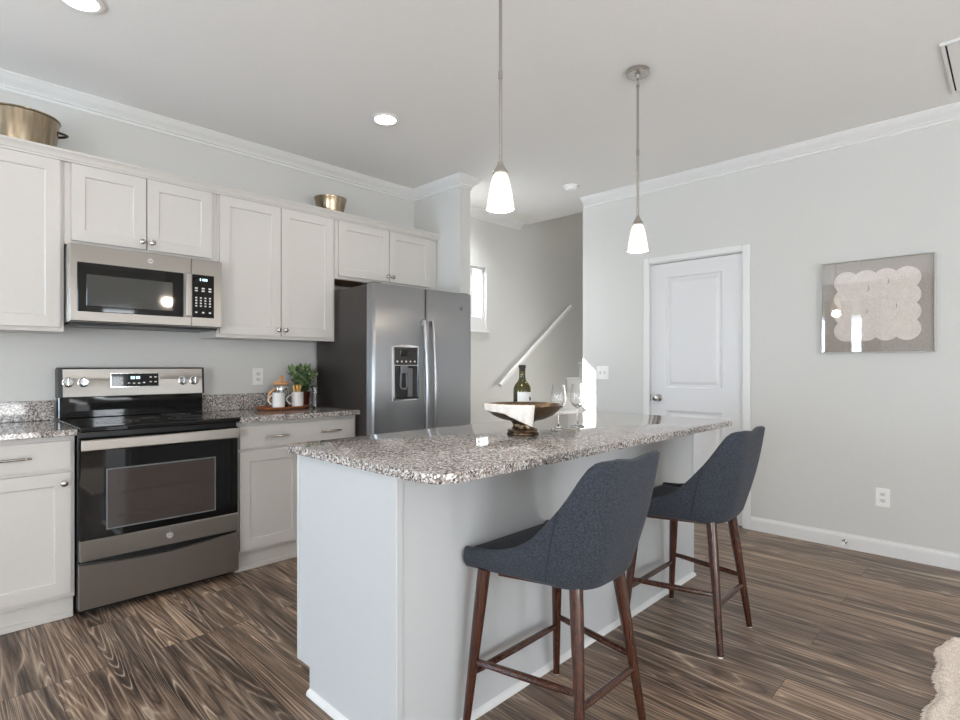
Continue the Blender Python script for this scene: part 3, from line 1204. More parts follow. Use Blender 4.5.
sh = MB().molding([(IX1, IY1 - .092), (IX1, IY0), (IX0, IY0), (IX0, IY1 - .092)], [(0, 0), (.016, 0), (.015, .008), (.010, .016), (0, .021)][::-1])
part('shoe_moulding', sh, M['trim'], il, True)
xs = [IX0 + .02, IX0 + .715, IX0 + 1.41, IX1 - .02]
for a, b in zip(xs[:-1], xs[1:]):
    w_, h_ = b - a - .006, .58
    c_, r_ = shaker(w_, h_)
    d = part('door', MB().slab((b - .003, IY1, .13), -X, Z, Y, w_, h_, .019, c_, r_), M['island'], il)
    part('knob', MB().lathe([(0, IY1 + .018), (.006, IY1 + .018), (.006, IY1 + .03), (.015, IY1 + .04), (.010, IY1 + .05), (0, IY1 + .051)], (a + .04, 0, .66), 16, 'Y'), M['nickel'], d, True)
    d = part('drawer', MB().slab((b - .003, IY1, .727), -X, Z, Y, w_, .131, .019), M['island'], il)

JX0, JX1, JY0, JY1 = .993, 3.168, -2.726, -1.832
def rounded(x0, x1, y0, y1, rs, n=8):
    """corner radii rs for (x0,y0), (x1,y0), (x1,y1), (x0,y1)"""
    out = []
    for (cx, cy, t0), r in zip(((x0, y0, PI), (x1, y0, 1.5 * PI), (x1, y1, 0), (x0, y1, .5 * PI)), rs):
        px = cx + r if cx == x0 else cx - r
        py = cy + r if cy == y0 else cy - r
        for k in range(n + 1):
            t = t0 + .5 * PI * k / n
            out.append((px + r * math.cos(t), py + r * math.sin(t)))
    return out


single('island_countertop', MB().prism(rounded(JX0, JX1, JY0, JY1, (.085, .03, .02, .02)), CT + .0005, .914, .005, 2), M['granite'],
       'large speckled granite countertop of the kitchen island', 'countertop', ((JX0 + JX1) / 2, (JY0 + JY1) / 2, CT), smooth=True)

# ------------------------------------------------------------------ bar stools
def smooth01(t):
    t = max(0.0, min(1.0, t))
    return t * t * (3 - 2 * t)


def interp(tab, x):
    if x <= tab[0][0]:
        return tab[0][1]
    for (a, fa), (b, fb) in zip(tab, tab[1:]):
        if x <= b:
            t = (x - a) / (b - a)
            return fa + (fb - fa) * t
    return tab[-1][1]


def stool():
    t = thing('bar_stool', 'dark slate upholstered bar stool nearest the camera, at the near end of the island', 'bar stool', (0, 0, 0), 'bar stools along the island')
    # plan path: station s in [-1, 1] from the front left round the back to the front right
    YF = .222
    def plan(s, wf, wr, yb, r):
        """U-shaped path: half width wf at the front, wr at the back corner, back at yb, corner radius r"""
        side = (YF - (yb + r))
        arc = .5 * PI * r
        back = wr - r
        tot = side + arc + back
        d = (1 - abs(s)) * tot
        sg = -1 if s < 0 else 1
        if d <= side:
            k = d / side
            return sg * (wf + (wr - wf) * k), YF - d
        d -= side
        if d <= arc:
            a = d / r
            return sg * (wr - r + r * math.cos(a)), yb + r - r * math.sin(a)
        d -= arc
        return sg * max(0.0, back - d), yb
    rim = [(0, .598), (.07, .603), (.13, .612), (.20, .635), (.26, .670), (.31, .722), (.375, .797), (.43, .876), (.450, .903), (.468, .922), (.488, .933), (.51, .937), (.70, .938)]
    NS, NT_ = 56, 14
    def station(i):
        s = -1 + 2 * i / NS
        bx, by = plan(s, .222, .175, -.212, .125)
        tx, ty = plan(s, .234, .196, -.298, .085)
        # rim height by the distance back from the front edge
        dist = YF - ty
        zt = interp(rim, dist)
        if abs(s) < .164:
            zt = .938 - .010 * math.cos(s / .164 * PI / 2) ** 2
        zb = .535 + .004 * smooth01((YF - by) / .36)
        return Vector((bx, by, zb)), Vector((tx, ty, zt))
    mb = MB()
    bm = mb.bm
    th = .030
    rings = []
    for i in range(NS + 1):
        B, T = station(i)
        # inward direction in plan
        i0, i1 = max(0, i - 1), min(NS, i + 1)
        tan = (station(i1)[1] + station(i1)[0] - station(i0)[1] - station(i0)[0])
        tan.z = 0
        tan.normalize()
        inn = Vector((-tan.y, tan.x, 0))
        col = []
        for j in range(NT_ + 1):
            k = j / NT_
            P = B.lerp(T, k)
            bulge = .012 * math.sin(PI * min(1, k * 1.0))
            P = P - inn * bulge
            P.z = B.z + (T.z - B.z) * k
            if j == 0:
                P += inn * .012
            col.append(P)
        # rounded lip
        tt = th * (.85 + .25 * smooth01((T.z - .62) / .3))
        col.append(T + inn * tt * .22 + Z * .007)
        col.append(T + inn * tt * .72 + Z * .006)
        inner = []
        for j in range(NT_, 0, -1):
            k = j / NT_
            P = B.lerp(T, k) + inn * tt
            P.z = B.z + (T.z - B.z) * k - (.004 if j == NT_ else 0)
            inner.append(P)
        col += inner
        col.append(B + inn * tt + Z * .004)
        rings.append([bm.verts.new(p) for p in col])
    K = len(rings[0])
    for A, Bq in zip(rings[:-1], rings[1:]):
        for k in range(K):
            j = (k + 1) % K
            bm.faces.new((A[k], Bq[k], Bq[j], A[j]))
    bm.faces.new(rings[0])
    bm.faces.new(rings[-1][::-1])
    shell = part('backrest', mb, M['slate'], t, True, angle=60)
    # seam piping down the back corners
    for i in (15, NS - 15):
        sm = MB()
        pts = []
        for j in range(1, NT_ + 1):
            v = rings_pts(station, i, NS, j / NT_)
            pts.append(v)
        sm.tube(pts, .0016, 6)
        part('seam', sm, M['slate_dark'], shell, True)
    # seat base and cushion
    def outline(off, z, dome=0.0):
        pts = []
        for i in range(0, NS + 1):
            B, T = station(i)
            i0, i1 = max(0, i - 1), min(NS, i + 1)
            tan = station(i1)[0] - station(i0)[0]
            tan.z = 0
            tan.normalize()
            inn = Vector((-tan.y, tan.x, 0))
            k = max(0, min(1, (z - B.z) / max(.05, T.z - B.z)))
            p = B.lerp(T, k) + inn * off
            pts.append((p.x, p.y))
        return pts
    sb = MB()
    po = outline(.020, .545)
    po = [(x, min(y, YF)) for x, y in po]
    sb.prism(po, .538, .556, .003, 1)
    part('seat_base', sb, M['slate_dark'], t)
    cu = MB()
    lv = [(.033, .5565), (.028, .566), (.028, .588), (.036, .600), (.060, .606), (.11, .609), (.16, .610)]
    prev = None
    for off, z in lv:
        po = outline(off, min(z, .60))
        cur = [cu.bm.verts.new((x, min(y, YF - .004 - max(0, (off - .028)) * .6), z)) for x, y in po]
        if prev:
            for i in range(len(cur)):
                j = (i + 1) % len(cur)
                cu.bm.faces.new((prev[i], prev[j], cur[j], cur[i]))
        else:
            cu.bm.faces.new(cur[::-1])
        prev = cur
    cu.bm.faces.new(prev)
    part('seat', cu, M['slate_dark'], t, True, label='dark navy seat cushion')
    # legs: (foot, top)
    legs = [((-.262, .190), (-.212, .150)), ((.240, .190), (.190, .150)), ((.185, -.212), (.120, -.150)), ((-.185, -.212), (-.120, -.150))]
    ft, tp = [], []
    for (fx, fy), (tx, ty) in legs:
        F, T = Vector((fx, fy, .004)), Vector((tx, ty, .546))
        lg = MB().tube([F, F.lerp(T, .35), F.lerp(T, .75), T], [.0125, .0160, .0205, .0220], 14)
        L = part('leg', lg, M['walnut'], t, True)
        part('foot_pad', MB().cyl((fx, fy, 0), .0105, .0045, 12), M['white_plastic'], L, True)
        ft.append(F)
        tp.append(T)
    fr_ = MB()
    for i, j in ((0, 1), (1, 2), (2, 3), (3, 0)):
        A, B = tp[i] * .80, tp[j] * .80
        d = (B - A).normalized()
        q = d.cross(Z).normalized() * .008
        pts = [A - q, A + q, B + q, B - q]
        lo = [fr_.bm.verts.new((p.x, p.y, .520)) for p in pts]
        hi = [fr_.bm.verts.new((p.x, p.y, .5375)) for p in pts]
        fr_.bm.faces.new(lo[::-1])
        fr_.bm.faces.new(hi)
        for k in range(4):
            fr_.bm.faces.new((lo[k], lo[(k + 1) % 4], hi[(k + 1) % 4], hi[k]))
    part('seat_frame', fr_, M['walnut'], t)
    for i, j, za, zb in ((0, 1, .198, .198), (1, 2, .238, .238), (2, 3, .198, .198), (3, 0, .238, .238)):
        A = ft[i].lerp(tp[i], (za - .004) / .532)
        B = ft[j].lerp(tp[j], (zb - .004) / .532)
        part('stretcher', MB().tube([A, A.lerp(B, .15), A.lerp(B, .5), A.lerp(B, .85), B], [.009, .0115, .0125, .0115, .009], 10), M['walnut'], t, True)
    return t


def rings_pts(station, i, NS, k):
    B, T = station(i)
    tan = station(min(NS, i + 1))[0] - station(max(0, i - 1))[0]
    tan.z = 0
    tan.normalize()
    inn = Vector((-tan.y, tan.x, 0))
    P = B.lerp(T, k) - inn * (.012 * math.sin(PI * k) + .0006)
    return P


s1 = stool()
s1.location = (1.525, -2.740, 0)
dup(s1, (2.522, -2.752, 0), 'dark slate upholstered bar stool at the far end of the island, towards the door', .02)

# ------------------------------------------------------------------ pendants, recessed lights, ceiling fittings
def pendant():
    t = thing('pendant_light', 'x', 'pendant light', (0, 0, 0), 'pendants over the island')
    zb = 1.819
    part('canopy', MB().lathe([(0, ZC - .001), (.060, ZC - .001), (.060, ZC - .018), (.056, ZC - .023), (.014, ZC - .024), (.010, ZC - .045), (0, ZC - .045)], (0, 0, 0), 32), M['nickel'], t, True)
    rod = MB().tube([(0, 0, zb + .16), (0, 0, ZC - .075)], .0065, 12)
    rod.tube([(0, 0, 2.32), (0, 0, 2.35)], .0085, 12)
    rod.tube([(0, 0, ZC - .085), (0, 0, ZC - .07)], .0085, 12)
    rod.tube([(.006 * math.cos(k), 0, ZC - .058 + .014 * math.sin(k)) for k in [2 * PI * i / 12 for i in range(12)]], .003, 6, True)
    part('rod', rod, M['nickel'], t, True)
    part('socket_cap', MB().lathe([(0, zb + .182), (.010, zb + .182), (.012, zb + .172), (.020, zb + .158), (.028, zb + .145), (.029, zb + .138), (.026, zb + .137), (0, zb + .137)], (0, 0, 0), 28), M['nickel'], t, True)
    sh = MB().lathe([(.0255, zb + .134), (.030, zb + .126), (.037, zb + .102), (.044, zb + .068), (.0495, zb + .035), (.053, zb + .004), (.0535, zb), (.051, zb), (.0505, zb + .004),
                     (.047, zb + .035), (.0415, zb + .070), (.0345, zb + .105), (.027, zb + .128), (.022, zb + .137)], (0, 0, 0), 36, closed=True)
    part('shade', sh, M['frost'], t, True, label='white opal glass shade')
    part('bulb', MB().sphere((0, 0, zb + .075), .022, 14, 1.3), M['bulb'], t, True, label='glowing bulb')
    return t


M['bulb'] = mat_emit('bulb_glow', (1.0, 0.82, 0.62, 1), 6.0)
p1 = pendant()
p1.location = (1.569, -2.43, 0)
p1['label'] = 'nickel pendant light with opal shade, nearer of the two over the island'
dup(p1, (2.640, -2.43, 0), 'nickel pendant light with opal shade, farther of the two, before the door wall')
for x in (1.569, 2.640):
    ld = bpy.data.lights.new('pendant_glow', 'POINT')
    ld.energy = 5
    ld.color = (1.0, 0.85, 0.7)
    ld.shadow_soft_size = .04
    lo = bpy.data.objects.new('pendant_glow', ld)
    COL.objects.link(lo)
    lo.location = (x, -2.43, 1.79)

cl = thing('recessed_light', 'round recessed ceiling light at the top left picture edge', 'ceiling light', (0.482, -1.02, ZC), 'recessed ceiling lights')
part('trim_ring', MB().lathe([(.066, ZC - .001), (.086, ZC - .001), (.088, ZC - .005), (.080, ZC - .009), (.066, ZC - .007)], (.482, -1.02, 0), 36, closed=True), M['white_plastic'], cl, True)
part('lens', MB().cyl((.482, -1.02, ZC - .006), .066, .005, 36), M['led'], cl, label='glowing white lens')
dup(cl, (2.05, -1.02, ZC), 'round recessed ceiling light in front of the tall upper cabinet')
dup(cl, (3.36, -.30, ZC), 'added unseen fill light on the stair hall ceiling, hidden behind the stub wall')  # added copy kept out of sight, there only to brighten the hall
for x, y, e in ((.482, -1.02, 8), (2.05, -1.02, 10), (3.36, -.30, 80)):  # last entry is the added fill spot for the stair hall
    ld = bpy.data.lights.new('recessed_glow', 'SPOT')
    ld.energy = e
    ld.spot_size = 2.6
    ld.spot_blend = .8
    ld.color = (1.0, .93, .84) if x < 3 else (.96, .97, 1.0)
    ld.shadow_soft_size = .06
    lo = bpy.data.objects.new('recessed_glow', ld)
    COL.objects.link(lo)
    lo.location = (x, y, ZC - .02)

ld = bpy.data.lights.new('stairwell_fill', 'POINT')  # added point light with no fixture, lifts the dark stairwell wall
ld.energy = 45
ld.color = (1.0, .95, .9)
ld.shadow_soft_size = .12
lo = bpy.data.objects.new('stairwell_fill', ld)
COL.objects.link(lo)
lo.location = (6.4, -.48, 5.1)

sd = thing('smoke_detector', 'small round white smoke detector on the ceiling near the stairs', 'smoke detector', (3.93, -1.107, ZC))
part('base', MB().lathe([(0, ZC - .001), (.068, ZC - .001), (.068, ZC - .010), (.062, ZC - .013), (0, ZC - .013)], (3.93, -1.107, 0), 32), M['white_plastic'], sd, True)
part('cover', MB().lathe([(0, ZC - .013), (.056, ZC - .013), (.050, ZC - .032), (.040, ZC - .040), (0, ZC - .041)], (3.93, -1.107, 0), 32), M['white_plastic'], sd, True)

hx0, hx1, hy0, hy1 = 3.43, 4.09, -4.25, -3.585
ht = thing('ceiling_hatch', 'white framed access panel in the ceiling at the right picture edge', 'ceiling hatch', ((hx0 + hx1) / 2, (hy0 + hy1) / 2, ZC))
fm = MB().molding([(hx0, hy0), (hx1, hy0), (hx1, hy1), (hx0, hy1)], [(0, ZC - .0005), (0, ZC - .010), (.004, ZC - .013), (.015, ZC - .013), (.018, ZC - .010), (.018, ZC - .0005)], True)
part('frame', fm, M['trim'], ht)
part('gap', MB().box(hx0 + .018, hx1 - .018, hy0 + .018, hy1 - .018, ZC - .003, ZC - .001), M['dark_gap'], ht)
part('panel', MB().slab((hx0 + .026, hy1 - .026, ZC - .003), X, -Y, -Z, hx1 - hx0 - .052, hy1 - hy0 - .052, .007, [(.05, hx1 - hx0 - .102, .05, hy1 - hy0 - .102)], [(.004, .004), (.010, .0045)]), M['ceiling'], ht)

# ------------------------------------------------------------------ wall art
A0, A1, AZ0, AZ1 = -2.896, -3.497, 1.3034, 1.907
ar = thing('wall_art', 'square framed cream scalloped paper piece on grey linen hung on the right wall', 'wall art', (XR - .01, (A0 + A1) / 2, AZ0))
part('backing', MB().box(XR - .018, XR - .001, A1 + .004, A0 - .004, AZ0 + .004, AZ1 - .004), M['linen'], ar, label='grey linen backing')
ed = MB()
for q in ((A1, A0, AZ0, AZ0 + .003), (A1, A0, AZ1 - .003, AZ1), (A1, A1 + .003, AZ0 + .003, AZ1 - .003), (A0 - .003, A0, AZ0 + .003, AZ1 - .003)):
    ed.box(XR - .034, XR - .001, q[0], q[1], q[2], q[3], .001)
part('frame', ed, M['silver'], ar)
part('glazing', MB().box(XR - .031, XR - .028, A1 + .006, A0 - .006, AZ0 + .006, AZ1 - .006), M['acrylic'], ar, label='clear acrylic sheet')
# scalloped sheet: union outline of a 4 x 4 grid of discs
pc = MB()
cy0, cz0, ext, rr = -3.201, 1.608, .160, .0705
def scal(th):
    # farthest point of the disc union along angle th
    best = 0
    dx, dz = math.cos(th), math.sin(th)
    for i in range(4):
        for j in range(4):
            px, pz = -ext + ext * 2 * i / 3, -ext + ext * 2 * j / 3
            bq = px * dx + pz * dz
            disc = bq * bq - (px * px + pz * pz - rr * rr)
            if disc >= 0:
                best = max(best, bq + math.sqrt(disc))
    return best
NP = 240
out = []
for i in range(NP):
    t = 2 * PI * i / NP
    q = scal(t)
    out.append((cy0 + q * math.cos(t), cz0 + q * math.sin(t)))
f1 = [pc.bm.verts.new((XR - .0245, y, z)) for y, z in out]
f0 = [pc.bm.verts.new((XR - .0185, y, z)) for y, z in out]
pc.bm.faces.new(f1)
for i in range(NP):
    j = (i + 1) % NP
    pc.bm.faces.new((f1[i], f1[j], f0[j], f0[i]))
ps_ = part('paper_sheet', pc, M['paper'], ar, label='cream scalloped paper sheet')
for y, z, a0, a1 in ((-3.270, 1.755, -.9, .9), (-3.165, 1.722, -1.0, .6), (-3.31, 1.60, -.7, .5), (-3.155, 1.572, -.8, .8)):
    pts = [(XR - .0250, y + .03 - .03 * math.cos(a0 + (a1 - a0) * k / 8), z + .03 * math.sin(a0 + (a1 - a0) * k / 8)) for k in range(9)]
    part('crease', MB().tube(pts, [.0006, .0012, .0016, .002, .002, .0016, .0012, .0008, .0006], 6), M['paper_edge'], ps_, True)

# ------------------------------------------------------------------ outlets, switch, door stop
def outlet(x, y, z, nrm, label, gang=1, kind='outlet', wd=None):
    n = Vector(nrm)
    u = Z.cross(n)
    o = Vector((x, y, z)) + n * .0005
    t = thing('wall_outlet' if kind == 'outlet' else 'light_switch', label, 'outlet' if kind == 'outlet' else 'switch', tuple(o))
    w_, h_ = wd or (.075 + .046 * (gang - 1)), .118
    cp_ = MB().slab(o - u * w_ / 2 - Z * h_ / 2, u, Z, n, w_, h_, .005)
    bmesh.ops.bevel(cp_.bm, geom=[e for e in cp_.bm.edges], offset=.0012, segments=1, affect='EDGES')
    part('cover_plate', cp_, M['white_plastic'], t)
    for g in range(gang):
        c = o + u * (.046 * (g - (gang - 1) / 2)) + n * .005
        if kind == 'outlet':
            for s in (-1, 1):
                q = c + Z * .020 * s
                rc = part('receptacle', MB().slab(q - u * .016 - Z * .013, u, Z, n, .032, .026, .0015), M['trim'], t)
                sl_ = MB()
                for k in (-1, 1):
                    sl_.slab(q + u * .0065 * k - u * .0012 - Z * .003, u, Z, n, .0024, .010, .0019)
                sl_.slab(q - u * .002 - Z * .010, u, Z, n, .004, .004, .0019)
                part('slot', sl_, M['dark_gap'], rc)
        else:
            tg = part('toggle', MB().slab(c - u * .005 - Z * .011, u, Z, n, .010, .022, .003).slab(c - u * .004 - Z * .002, u, Z + n * .6, n, .008, .010, .010), M['trim'], t)
            part('slot', MB().slab(c - u * .0065 - Z * .0125, u, Z, n, .013, .025, .0006), M['grey_plastic'], tg)


outlet(XR, -3.235, .371, (-1, 0, 0), 'white wall outlet low on the right wall below the art')
outlet(1.689, 0, 1.14, (0, -1, 0), 'white wall outlet above the right counter near the stove')
outlet(XR, -1.170, 1.155, (-1, 0, 0), 'white double light switch between stairs and door', 2, 'switch')

ds = thing('door_stop', 'small round nickel door stop on the right baseboard', 'door stop', (XR - .016, -3.03, .045))
part('base', MB().lathe([(0, XR - .0155), (.016, XR - .0155), (.015, XR - .021), (.006, XR - .023), (.005, XR - .060), (0, XR - .060)], (0, -3.03, .045), 18, 'X'), M['nickel'], ds, True)
part('bumper', MB().lathe([(0, XR - .058), (.010, XR - .058), (.011, XR - .066), (.008, XR - .072), (0, XR - .073)], (0, -3.03, .045), 18, 'X'), M['white_plastic'], ds, True)

# ------------------------------------------------------------------ pots on top of the cabinets
TZ = UT + .0005
px, py = .380, -.160
pt = thing('brass_pot', 'wide aged brass pot with side handles on top of the left upper cabinet', 'pot', (px, py, TZ))
pr = [(0, TZ), (.118, TZ), (.130, TZ + .008), (.142, TZ + .06), (.150, TZ + .12), (.156, TZ + .168), (.162, TZ + .172), (.162, TZ + .176), (.152, TZ + .176),
      (.146, TZ + .12), (.138, TZ + .06), (.124, TZ + .014), (0, TZ + .012)]
pr = [(r, TZ + (z - TZ) * 1.23) for r, z in pr]
part('pot_body', MB().lathe(pr, (px, py, 0), 48), M['brass'], pt, True)
for s in (-1, 1):
    hp = [(px + s * (.148 + .042 * math.sin(PI * k / 10)), py - .045 + .09 * k / 10, TZ + .165 + .006 * math.sin(PI * k / 10)) for k in range(11)]
    part('handle', MB().tube(hp, .0065, 10), M['bronze'], pt, True)
bx, by = 2.165, -.17
pr = [(0, TZ), (.055, TZ), (.068, TZ + .006), (.090, TZ + .05), (.105, TZ + .10), (.115, TZ + .150), (.119, TZ + .156), (.119, TZ + .160), (.108, TZ + .159),
      (.100, TZ + .10), (.085, TZ + .05), (.060, TZ + .012), (0, TZ + .010)]
pr = [(r, TZ + (z - TZ) * 1.10) for r, z in pr]
single('brass_bowl', MB().lathe(pr, (bx, by, 0), 48), M['brass'], 'small aged brass bowl on top of the cabinets near the refrigerator', 'bowl', (bx, by, TZ), smooth=True)

# ------------------------------------------------------------------ coffee things on the right counter
C = .9142
tx, ty = 1.770, -.208
ang = -.02
tr = MB()
N = 40
def oval(rx, ry, z):
    return [tr.bm.verts.new((tx + rx * math.copysign(abs(math.cos(t)) ** .75, math.cos(t)), ty + ry * math.copysign(abs(math.sin(t)) ** .75, math.sin(t)), z)) for t in [2 * PI * i / N for i in range(N)]]
rgs = [oval(.150, .075, C), oval(.168, .092, C + .006), oval(.182, .105, C + .020), oval(.184, .107, C + .024), oval(.176, .100, C + .023), oval(.160, .086, C + .011), oval(.146, .074, C + .010)]
tr.bm.faces.new(rgs[0][::-1])
for A, B in zip(rgs[:-1], rgs[1:]):
    for i in range(N):
        j = (i + 1) % N
        tr.bm.faces.new((A[i], A[j], B[j], B[i]))
tr.bm.faces.new(rgs[-1])
single('wooden_tray', tr, M['board'], 'long oval brown wooden tray on the counter beside the stove', 'tray', (tx, ty, C), smooth=True)
T = C + .0105

# french press
fx, fy = 1.783, -.162
fp = thing('french_press', 'glass coffee press with wooden lid and wooden handle on the tray', 'coffee press', (fx, fy, T))
part('beaker', MB().lathe([(0, T + .003), (.040, T + .003), (.044, T + .008), (.044, T + .150), (.047, T + .156), (.045, T + .157), (.0425, T + .150), (.0425, T + .010), (0, T + .007)], (fx, fy, 0), 32), M['glass'], fp, True)
fm = MB()
for z in (.020, .125):
    fm.lathe([(.0445, T + z), (.0465, T + z), (.0465, T + z + .014), (.0445, T + z + .014)], (fx, fy, 0), 32, closed=True)
fm.lathe([(0, T), (.044, T), (.0445, T + .003), (0, T + .0035)], (fx, fy, 0), 32)
for k in range(4):
    a = PI / 4 + k * PI / 2
    fm.box(fx + .0465 * math.cos(a) - .004, fx + .0465 * math.cos(a) + .004, fy + .0465 * math.sin(a) - .004, fy + .0465 * math.sin(a) + .004, T + .001, T + .139)
part('metal_frame', fm, M['nickel'], fp, True)
part('plunger', MB().cyl((fx, fy, T + .05), .002, .155, 8).cyl((fx, fy, T + .05), .041, .004, 28), M['chrome'], fp, True)
part('coffee', MB().cyl((fx, fy, T + .0075), .042, .035, 28), M['wine'], fp, True)
ld = part('lid', MB().lathe([(0, T + .186), (.030, T + .186), (.048, T + .178), (.056, T + .170), (.056, T + .165), (.047, T + .1575), (0, T + .1575)], (fx, fy, 0), 32), M['oak'], fp, True, label='turned wooden lid')
part('lid_knob', MB().lathe([(0, T + .222), (.012, T + .221), (.018, T + .212), (.016, T + .203), (.008, T + .197), (.008, T + .186), (0, T + .186)], (fx, fy, 0), 20), M['oak'], ld, True)
# curved wooden handle reaching to the picture left
d_ = Vector((-.85, -.2, 0)).normalized()
hp = []
for k in range(13):
    t = k / 12
    hp.append(Vector((fx, fy, 0)) + d_ * (.045 + .058 * math.sin(PI * t)) + Z * (T + .135 - .105 * t))
part('handle', MB().tube(hp, [.007, .008, .0085, .009, .009, .009, .009, .009, .009, .009, .0085, .008, .007], 10), M['oak'], fp, True, label='curved wooden handle')


def mug(x, y, label, hdir, h=.108, r=.040):
    t = thing('mug', label, 'mug', (x, y, T), 'white mugs on the tray')
    part('cup', MB().lathe([(0, T), (r - .004, T), (r, T + .004), (r, T + h - .002), (r - .0015, T + h), (r - .003, T + h - .001), (r - .0035, T + .007), (0, T + .005)], (x, y, 0), 32), M['mug'], t, True)
    d = Vector(hdir).normalized()
    pts = [Vector((x, y, T)) + d * (r - .001 + .035 * math.sin(PI * min(1, max(0, k / 12))) ** .7) + Z * (h * .85 - h * .62 * k / 12) for k in range(13)]
    part('handle', MB().tube(pts, .0045, 8), M['mug'], t, True)
    return t


mug(1.715, -.266, 'white straight mug on the tray in front of the coffee press', (-.6, .75, 0))
mx, my = 1.860, -.252
mug(mx, my, 'white mug holding yellow wooden spoons on the tray', (-.95, .28, 0))
for i, (dx, dy, ln, lx) in enumerate(((-.016, .004, .155, -.012), (-.004, -.010, .160, -.004), (.010, .004, .158, .012), (.006, .012, .150, .016))):
    A = Vector((mx + dx * .6, my + dy * .6, T + .008))
    B = Vector((mx + dx + lx, my + dy, T + ln))
    sp = MB().tube([A, A.lerp(B, .7), A.lerp(B, .8), A.lerp(B, .9), A.lerp(B, .97), B], [.0035, .0035, .006, .0085, .007, .003], 10)
    single('wooden_spoon', sp, M['spoonwood'], ('yellow wooden spoon at the left of the four in the mug', 'yellow wooden spoon in the mug, second from left', 'yellow wooden spoon in the mug, second from right', 'yellow wooden spoon at the right of the four in the mug')[i], 'spoon', tuple(A), 'wooden spoons in the mug', True)

# potted plant behind the mugs
qx, qy = 1.985, -.10
pp = thing('potted_plant', 'leafy green plant in a dark red pot behind the white mugs', 'potted plant', (qx, qy, C))
part('pot', MB().lathe([(0, C), (.032, C), (.035, C + .004), (.043, C + .100), (.045, C + .104), (.045, C + .110), (.041, C + .110), (.039, C + .09), (0, C + .088)], (qx, qy, 0), 28), M['terracotta'], pp, True)
part('soil', MB().cyl((qx, qy, C + .085), .039, .010, 24), M['dark_gap'], pp)
st_, lf = MB(), MB()
RP = random.Random(21)
def leaf(mb, p, d, L, W):
    d = d.normalized()
    sd = d.cross(Z)
    if sd.length < .1:
        sd = X.copy()
    sd.normalize()
    sd = (sd + Z * RP.uniform(-.8, .8)).normalized()
    nr = d.cross(sd).normalized()
    ks = [(0, .05), (.25, .8), (.5, 1.0), (.75, .7), (1.0, .04)]
    L_, R_, C_ = [], [], []
    for k, wv in ks:
        q = p + d * L * k + nr * (.10 * L * math.sin(PI * k))
        C_.append(mb.bm.verts.new(q))
        L_.append(mb.bm.verts.new(q + sd * W * wv * .5 + nr * W * .15 * wv))
        R_.append(mb.bm.verts.new(q - sd * W * wv * .5 + nr * W * .15 * wv))
    for i in range(4):
        mb.bm.faces.new((C_[i], C_[i + 1], L_[i + 1], L_[i]))
        mb.bm.faces.new((R_[i], R_[i + 1], C_[i + 1], C_[i]))
for i in range(40):
    a = RP.uniform(0, 2 * PI)
    rad = RP.uniform(.02, .15)
    top = Vector((qx - .016 + max(-.2, min(.085, math.cos(a) * rad * .84)), qy + max(-.09, min(.07, math.sin(a) * rad * .55)), C + .12 + RP.uniform(.04, .185) - rad * .25))
    p0 = Vector((qx + math.cos(a) * .015, qy + math.sin(a) * .015, C + .09))
    mid = p0.lerp(top, .5) + Z * .02
    pts = [p0, p0.lerp(mid, .5) + Z * .006, mid, mid.lerp(top, .5) + Z * .004, top]
    st_.tube(pts, [.0018, .0016, .0014, .0012, .0008], 5)
    for k in range(7):
        t = .35 + .65 * k / 6
        q = pts[2].lerp(pts[4], max(0, (t - .5) * 2)) if t > .5 else pts[0].lerp(pts[2], t * 2)
        dd = (top - p0).normalized() + Vector((RP.uniform(-1, 1), RP.uniform(-1, 1), RP.uniform(-.5, .7)))
        leaf(lf, q, dd, RP.uniform(.034, .052), RP.uniform(.024, .036))
part('stems', st_, M['stem'], pp, True)
fo = part('foliage', lf, M['leaf'], pp, True)
# clear glass tumbler at the end of the tray
gx, gy = 1.990, -.262
single('glass_tumbler', MB().lathe([(0, C), (.019, C), (.021, C + .004), (.023, C + .150), (.0225, C + .152), (.0215, C + .150), (.0195, C + .012), (0, C + .010)], (gx, gy, 0), 28), M['glass'],
       'tall clear glass tumbler between the tray and the refrigerator', 'glass', (gx, gy, C), smooth=True)

# ------------------------------------------------------------------ things on the island
I = .9142
cx, cy = 1.862, -2.297
bw = thing('pedestal_bowl', 'bronze footed bowl on the island with a cloth over its rim', 'bowl', (cx, cy, I))
part('foot', MB().lathe([(0, I), (.068, I), (.070, I + .004), (.070, I + .010), (.065, I + .014), (.068, I + .018), (.065, I + .024), (.046, I + .027), (0, I + .027)], (cx, cy, 0), 40), M['bronze'], bw, True)
# twisted fluted stem
sm = MB()
ns, nt = 48, 12
def stem_pt(i, j):
    k = j / nt
    t = 2 * PI * i / ns
    r0 = .044 - .010 * math.sin(PI * k) + .008 * k
    rr_ = r0 * (1 + .16 * math.cos(8 * t + 2.4 * k))
    return Vector((cx + rr_ * math.cos(t), cy + rr_ * math.sin(t), I + .027 + .036 * k))
sm.grid(stem_pt, ns, nt)
bmesh.ops.remove_doubles(sm.bm, verts=sm.bm.verts[:], dist=1e-5)
part('stem', sm, M['bronze'], bw, True, angle=80)
BR = .179
prof_o = [(0, .060), (.05, .061), (.095, .070), (.132, .087), (.160, .109), (.175, .129), (BR, .133)]
prof_i = [(.174, .133), (.166, .125), (.152, .112), (.125, .091), (.09, .076), (.05, .067), (0, .066)]
part('bowl', MB().lathe([(r, I + z) for r, z in prof_o + prof_i], (cx, cy, 0), 56), M['bronze'], bw, True)
